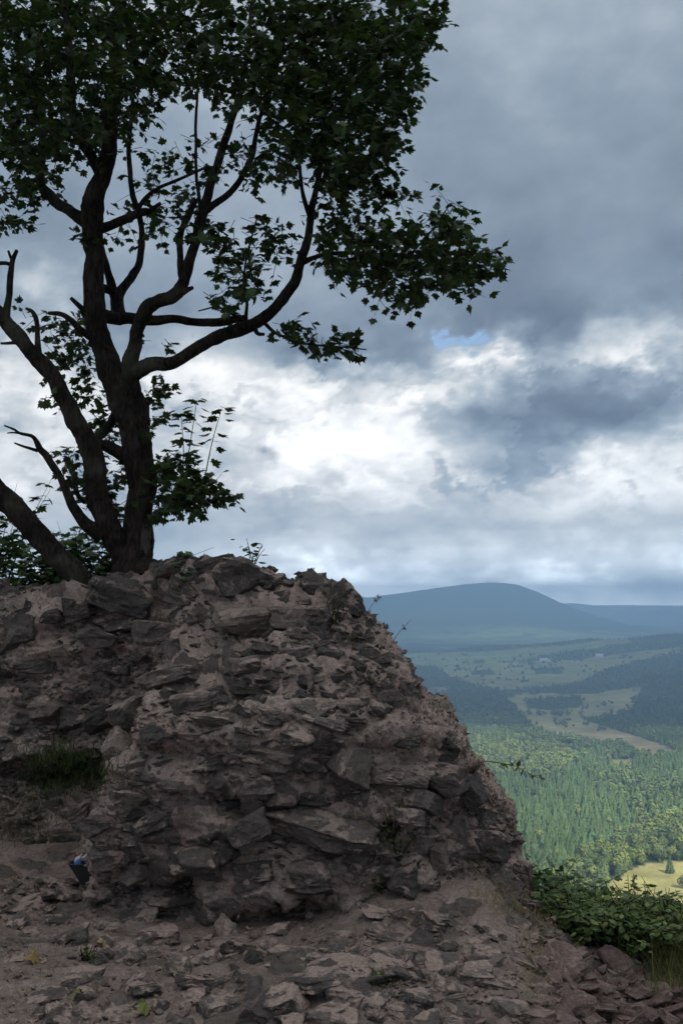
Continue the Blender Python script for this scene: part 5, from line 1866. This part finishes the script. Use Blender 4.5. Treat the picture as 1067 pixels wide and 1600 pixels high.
# dry grass along the edge of the slope
mb = MB()
B = []
for _ in range(5000):
    t = gr.random()
    cx = np.interp(t, [0, .35, .7, 1], [760, 838, 852, 850])
    cyy = np.interp(t, [0, .35, .7, 1], [1392, 1440, 1520, 1590])
    px, py = cx + gr.normal() * (26 - 10 * t), cyy + gr.normal() * 10
    h = gxy(px, py)
    if h is not None and h.y < 7:
        B.append(tuple(h))
    if len(B) > 750:
        break
blades(mb, np.array(B), .085, 1.3, .0016, (.24, .19, .105), gr, 3)
B = []
for _ in range(600):
    px, py = gr.choice([600, 700, 500, 140, 40, 60, 350]) + gr.normal() * 24, gr.uniform(1380, 1590)
    h = gxy(px, py)
    if h is not None and h.y < 7:
        B.append(tuple(h))
blades(mb, np.array(B), .045, 1.4, .0014, (.20, .165, .10), gr, 3)
tag(mb.build('dry_grass', [M_GRASS]), 'short dry straw coloured grass along the edge of the slope', 'grass', kind='stuff')

# green tuft in the recess of the left wall, with straw below
mb = MB()
B = []
for _ in range(1500):
    px, py = 108 + gr.normal() * 32, 1200 + gr.normal() * 18
    h, _w = hit_any(px, py)
    if h[0] is not None:
        B.append(tuple(h[0]))
B = np.array(B)
B[:, 1] -= gr.uniform(0, .12, len(B))
blades(mb, B, .10, 1.2, .0026, (.050, .076, .020), gr, 4)
tag(mb.build('grass_tuft', [M_GRASS]), 'dark green grass tuft hanging from the recess of the left wall', 'grass', kind='stuff')
mb = MB()
B = []
for _ in range(240):
    px, py = 40 + gr.normal() * 30, 1290 + gr.normal() * 20
    h, _w = hit_any(px, py)
    if h[0] is not None:
        B.append(tuple(h[0]))
blades(mb, np.array(B), .12, 1.2, .0015, (.060, .070, .028), gr, 4)
tag(mb.build('straw_grass', [M_GRASS]), 'thin straw and green blades in the lower left hollow of the wall', 'grass', kind='stuff')
# moss on the brow of the right flank
mb = MB()
B = []
for _ in range(6000):
    k = gr.integers(0, 6)
    cx, cyy = ((735, 1120), (750, 1165), (790, 1255), (700, 1100), (762, 1200), (755, 1345))[k]
    px, py = cx - 10 + gr.normal() * 16, cyy + gr.normal() * 14
    h = hit_ruin(px, py)
    if h[0] is not None and h[0].y < 7.4:
        B.append(tuple(h[0]))
    if len(B) > 1300:
        break
if B:
    blades(mb, np.array(B), .019, .9, .0024, (.075, .080, .022), gr, 2)
    o = mb.build('moss', [M_GRASS], ruin)
    o['kind'] = 'stuff'

M_TWIG, nt = new_mat('dry_stalk')
finish(nt, nt.mix(nt.noise(gpos(nt), 30), (.10, .075, .05), (.17, .13, .09)), .9)


def stalk(name, pts, r0, lab, cat, heads=(), leaves=0, leaf_t=(.07, .09, .025)):
    W = catmull(np.array([at(a, b, Y) for a, b, Y in pts]), 16)
    e = empty(name, tuple(W[0]))
    tag(e, lab, cat)
    V, Q, T = tube(W - W[0], np.linspace(r0, r0 * .45, 16), 5)
    np_obj('stem', V, [Q, T], [M_TWIG], e)
    for hx_ in heads:
        q = W[int(hx_ * 15)] - W[0]
        mbh = MB()
        for _ in range(7):
            dv = gr.normal(size=3); dv /= np.linalg.norm(dv)
            V, Q, T = tube(np.array([q, q + dv * .014, q + dv * .022]), np.array([.0012, .0032, .001]), 4)
            mbh.add(V, T=T, Q=Q)
        mbh.build('seed_head', [M_TWIG], e)
    if leaves:
        Ms, Ts = [], []
        for _ in range(leaves):
            q = W[int(gr.uniform(.25, 1) * 15)] - W[0]
            dv = gr.normal(size=3); dv /= np.linalg.norm(dv)
            Ms.append(frames(dv[None], .4, gr)[0] * gr.uniform(.02, .045)); Ts.append(q)
        V, F = stamp(OV_V, OV_F, np.array(Ms), np.array(Ts))
        np_obj('foliage', V, F, [M_SHRUB], e, attrs={'tint': np.tile(np.array(leaf_t), (len(V), 1))})


stalk('dry_stalk', [(566, 972, 5.9), (578, 950, 5.9), (591, 933, 5.9)], .0022, 'thin dry stalk with dark seed heads beside the top right corner of the ruin', 'stalk', heads=(1.0, .9))
stalk('dry_stalk', [(608, 1012, 5.8), (622, 990, 5.8), (642, 968, 5.8)], .0026, 'thin forked dry stalk on the upper right shoulder of the ruin', 'stalk', heads=(.75,))
stalk('bramble_twig', [(748, 1188, 5.7), (780, 1192, 5.55), (805, 1197, 5.5), (832, 1212, 5.45), (848, 1216, 5.4)], .0028, 'thin bramble twig reaching right from the ruin over the sunlit wood', 'twig', leaves=16)
stalk('leaning_twig', [(808, 1372, 5.8), (830, 1352, 5.8), (852, 1335, 5.8)], .0022, 'bare thin twig leaning over the spruce wood beside the ruin foot', 'twig', leaves=4)
stalk('seed_stalk', [(990, 1470, 5.5), (991, 1410, 5.5), (990, 1371, 5.5)], .0024, 'upright dark seed stalk standing out against the yellow meadow', 'stalk', heads=(1, .95, .9, .85, .8))

# ------------------------------------------------------------------ litter
M_BLACK, nt = new_mat('black_plastic')
finish(nt, nt.mix(nt.noise(pos(nt), 20), (.012, .012, .013), (.022, .022, .024)), .45, spec=.4)
h, _w = hit_any(118, 1392)
P0 = Vector(h[0]) if h[0] is not None else at(118, 1392, 5.6)
Yt = P0.y - .08
base = at(122, 1390, Yt)
k = Yt / FPX


def prism(bot, top, zb_, zt_, open_top=True):
    V = [(x, y, zb_) for x, y in bot] + [(x, y, zt_) for x, y in top]
    n = len(bot)
    Q = [(i, (i + 1) % n, n + (i + 1) % n, n + i) for i in range(n)]
    return np.array(V), np.array(Q), np.array([tuple(range(n))[::-1]])


tub = empty('plastic_tub', tuple(base))
tub.scale = (.8, .8, .85)
tag(tub, 'black open plastic tub wedged under the rocks at the lower left', 'tub')
bot = np.array([(.055, -.02), (.125, -.02), (.125, .05), (.055, .05)])
top = np.array([(-.060, -.035), (.075, -.035), (.075, .05), (-.060, .05)])
V, Q, Bt = prism(bot, top, .0, .165)
inn = prism(bot * .96 + .002, top * .94, .01, .164)
tub_wall = np_obj('tub_wall', np.vstack([V, inn[0]]), [np.vstack([Q, inn[1][:, ::-1] + 8, Bt, Bt[:, ::-1] + 8])], [M_BLACK], tub)
rimP = np.array([(x, y, .166) for x, y in np.vstack([top, top[:1]])])
V, Qr, T = tube(catmull(rimP, 41), np.full(41, .0035), 5)
np_obj('rim', V, [Qr, T], [M_BLACK], tub_wall)

m, nt = new_mat('printed_wrapper')
p = pos(nt)
sp = nt.node('ShaderNodeSeparateXYZ')
nt.L.new(p, sp.inputs[0])
fz = nt.maprange(nt.m('ADD', sp.outputs[2], nt.m('MULTIPLY', nt.noise(p, 25), .03)), .045, .125)
c = nt.ramp(fz, [(0, (.06, .16, .42)), (.35, (.14, .32, .62)), (.6, (.55, .62, .70)), (1, (.72, .74, .76))])
ring = nt.v('LENGTH', nt.v('MULTIPLY', nt.v('SUBTRACT', p, (.004, 0, .062)), (1, 0, .8)), out=1)
rg_ = nt.m('MULTIPLY', nt.maprange(ring, .009, .011), nt.maprange(ring, .016, .014))
c = nt.mix(nt.m('MULTIPLY', rg_, .8), c, (.10, .2, .45))
finish(nt, c, .5, nt.noise(p, 60, 4), .4, .01)
wrap = empty('paper_wrapper', tuple(base + Vector((-.006, .0, .115))))
wrap.scale = (.58, .58, .66)
tag(wrap, 'crumpled white and blue wrapper sticking out of the black tub', 'wrapper')
nx_, nz_ = 16, 14
U, Wv = np.meshgrid(np.linspace(-1, 1, nx_), np.linspace(0, 1, nz_))
yy = .028 * np.sqrt(np.clip(1 - U ** 2, 0, 1))
xx = U * (.040 - .006 * Wv) + .012 * Wv
zz = Wv * (.10 + .018 * U)
Vf = np.stack([xx, -yy, zz], -1).reshape(-1, 3)
Vb = np.stack([xx, yy, zz], -1).reshape(-1, 3)
Vw = np.vstack([Vf, Vb])
Vw = Vw + np.stack([fbm(Vw * 40, 2), fbm(Vw * 40, 2, off=3), fbm(Vw * 40, 2, off=6)], -1) * .008
Fg = grid_faces(nz_, nx_)
body = np_obj('wrapper_body', Vw, np.vstack([Fg, Fg[:, ::-1] + nx_ * nz_]), [m], wrap, smooth=False)
Vt_ = np.array([(.035, -.01, .095), (.060, -.012, .100), (.085, -.01, .122), (.092, -.01, .112), (.070, -.01, .088), (.045, -.01, .080), (.078, -.012, .128), (.070, -.011, .110)])
np_obj('torn_corner', np.vstack([Vt_, Vt_ + np.array([0, .002, 0])]), np.array([(0, 1, 4, 5), (1, 2, 3, 4), (8, 13, 12, 9), (9, 12, 11, 10)]), [m], body)
m2, nt = new_mat('red_print')
finish(nt, nt.mix(nt.noise(pos(nt), 40), (.28, .03, .04), (.18, .02, .03)), .5)
cx_ = np.linspace(-.036, -.002, 8)
Vr = np.vstack([np.stack([cx_, -.012 + .006 * np.sin(cx_ * 140), .098 + .006 * np.sin(cx_ * 90 + 1)], -1), np.stack([cx_ * .9 + .006, .014 + 0 * cx_, .108 + .006 * np.sin(cx_ * 120)], -1)])
np_obj('red_flap', Vr, grid_faces(2, 8), [m2], body)

# fallen leaves
M_DEAD, nt = new_mat('fallen_leaf_skin')
finish(nt, nt.mix(nt.noise(pos(nt), 3), nt.attr('tint', 'Color'), (.16, .10, .04)), .8)
for i, (px, py, s, c, lab) in enumerate((
        (48, 1508, .066, (.27, .21, .08), 'yellowed fallen maple leaf on the bare earth at the lower left'),
        (232, 1592, .07, (.10, .17, .04), 'green fallen leaf at the bottom edge near the left'),
        (165, 1480, .055, (.30, .25, .14), 'pale dry leaf caught between loose stones at the lower left'),
        (120, 1568, .05, (.09, .14, .035), 'small green fallen leaf beside the lower left stones'))):
    h = gxy(px, py)
    if h is None:
        continue
    V = LEAF_V * s
    V = V + np.stack([0 * V[:, 0], 0 * V[:, 0], fbm(V * 16 + i, 2) * s * 1.5], -1)
    o = np_obj('fallen_leaf', V, LEAF_F, [M_DEAD], attrs={'tint': np.tile(np.array(c), (len(V), 1))})
    o.location = h + Vector((0, 0, .022))
    o.rotation_euler = (.5, .15, 1.3 * i)
    tag(o, lab, 'leaf')
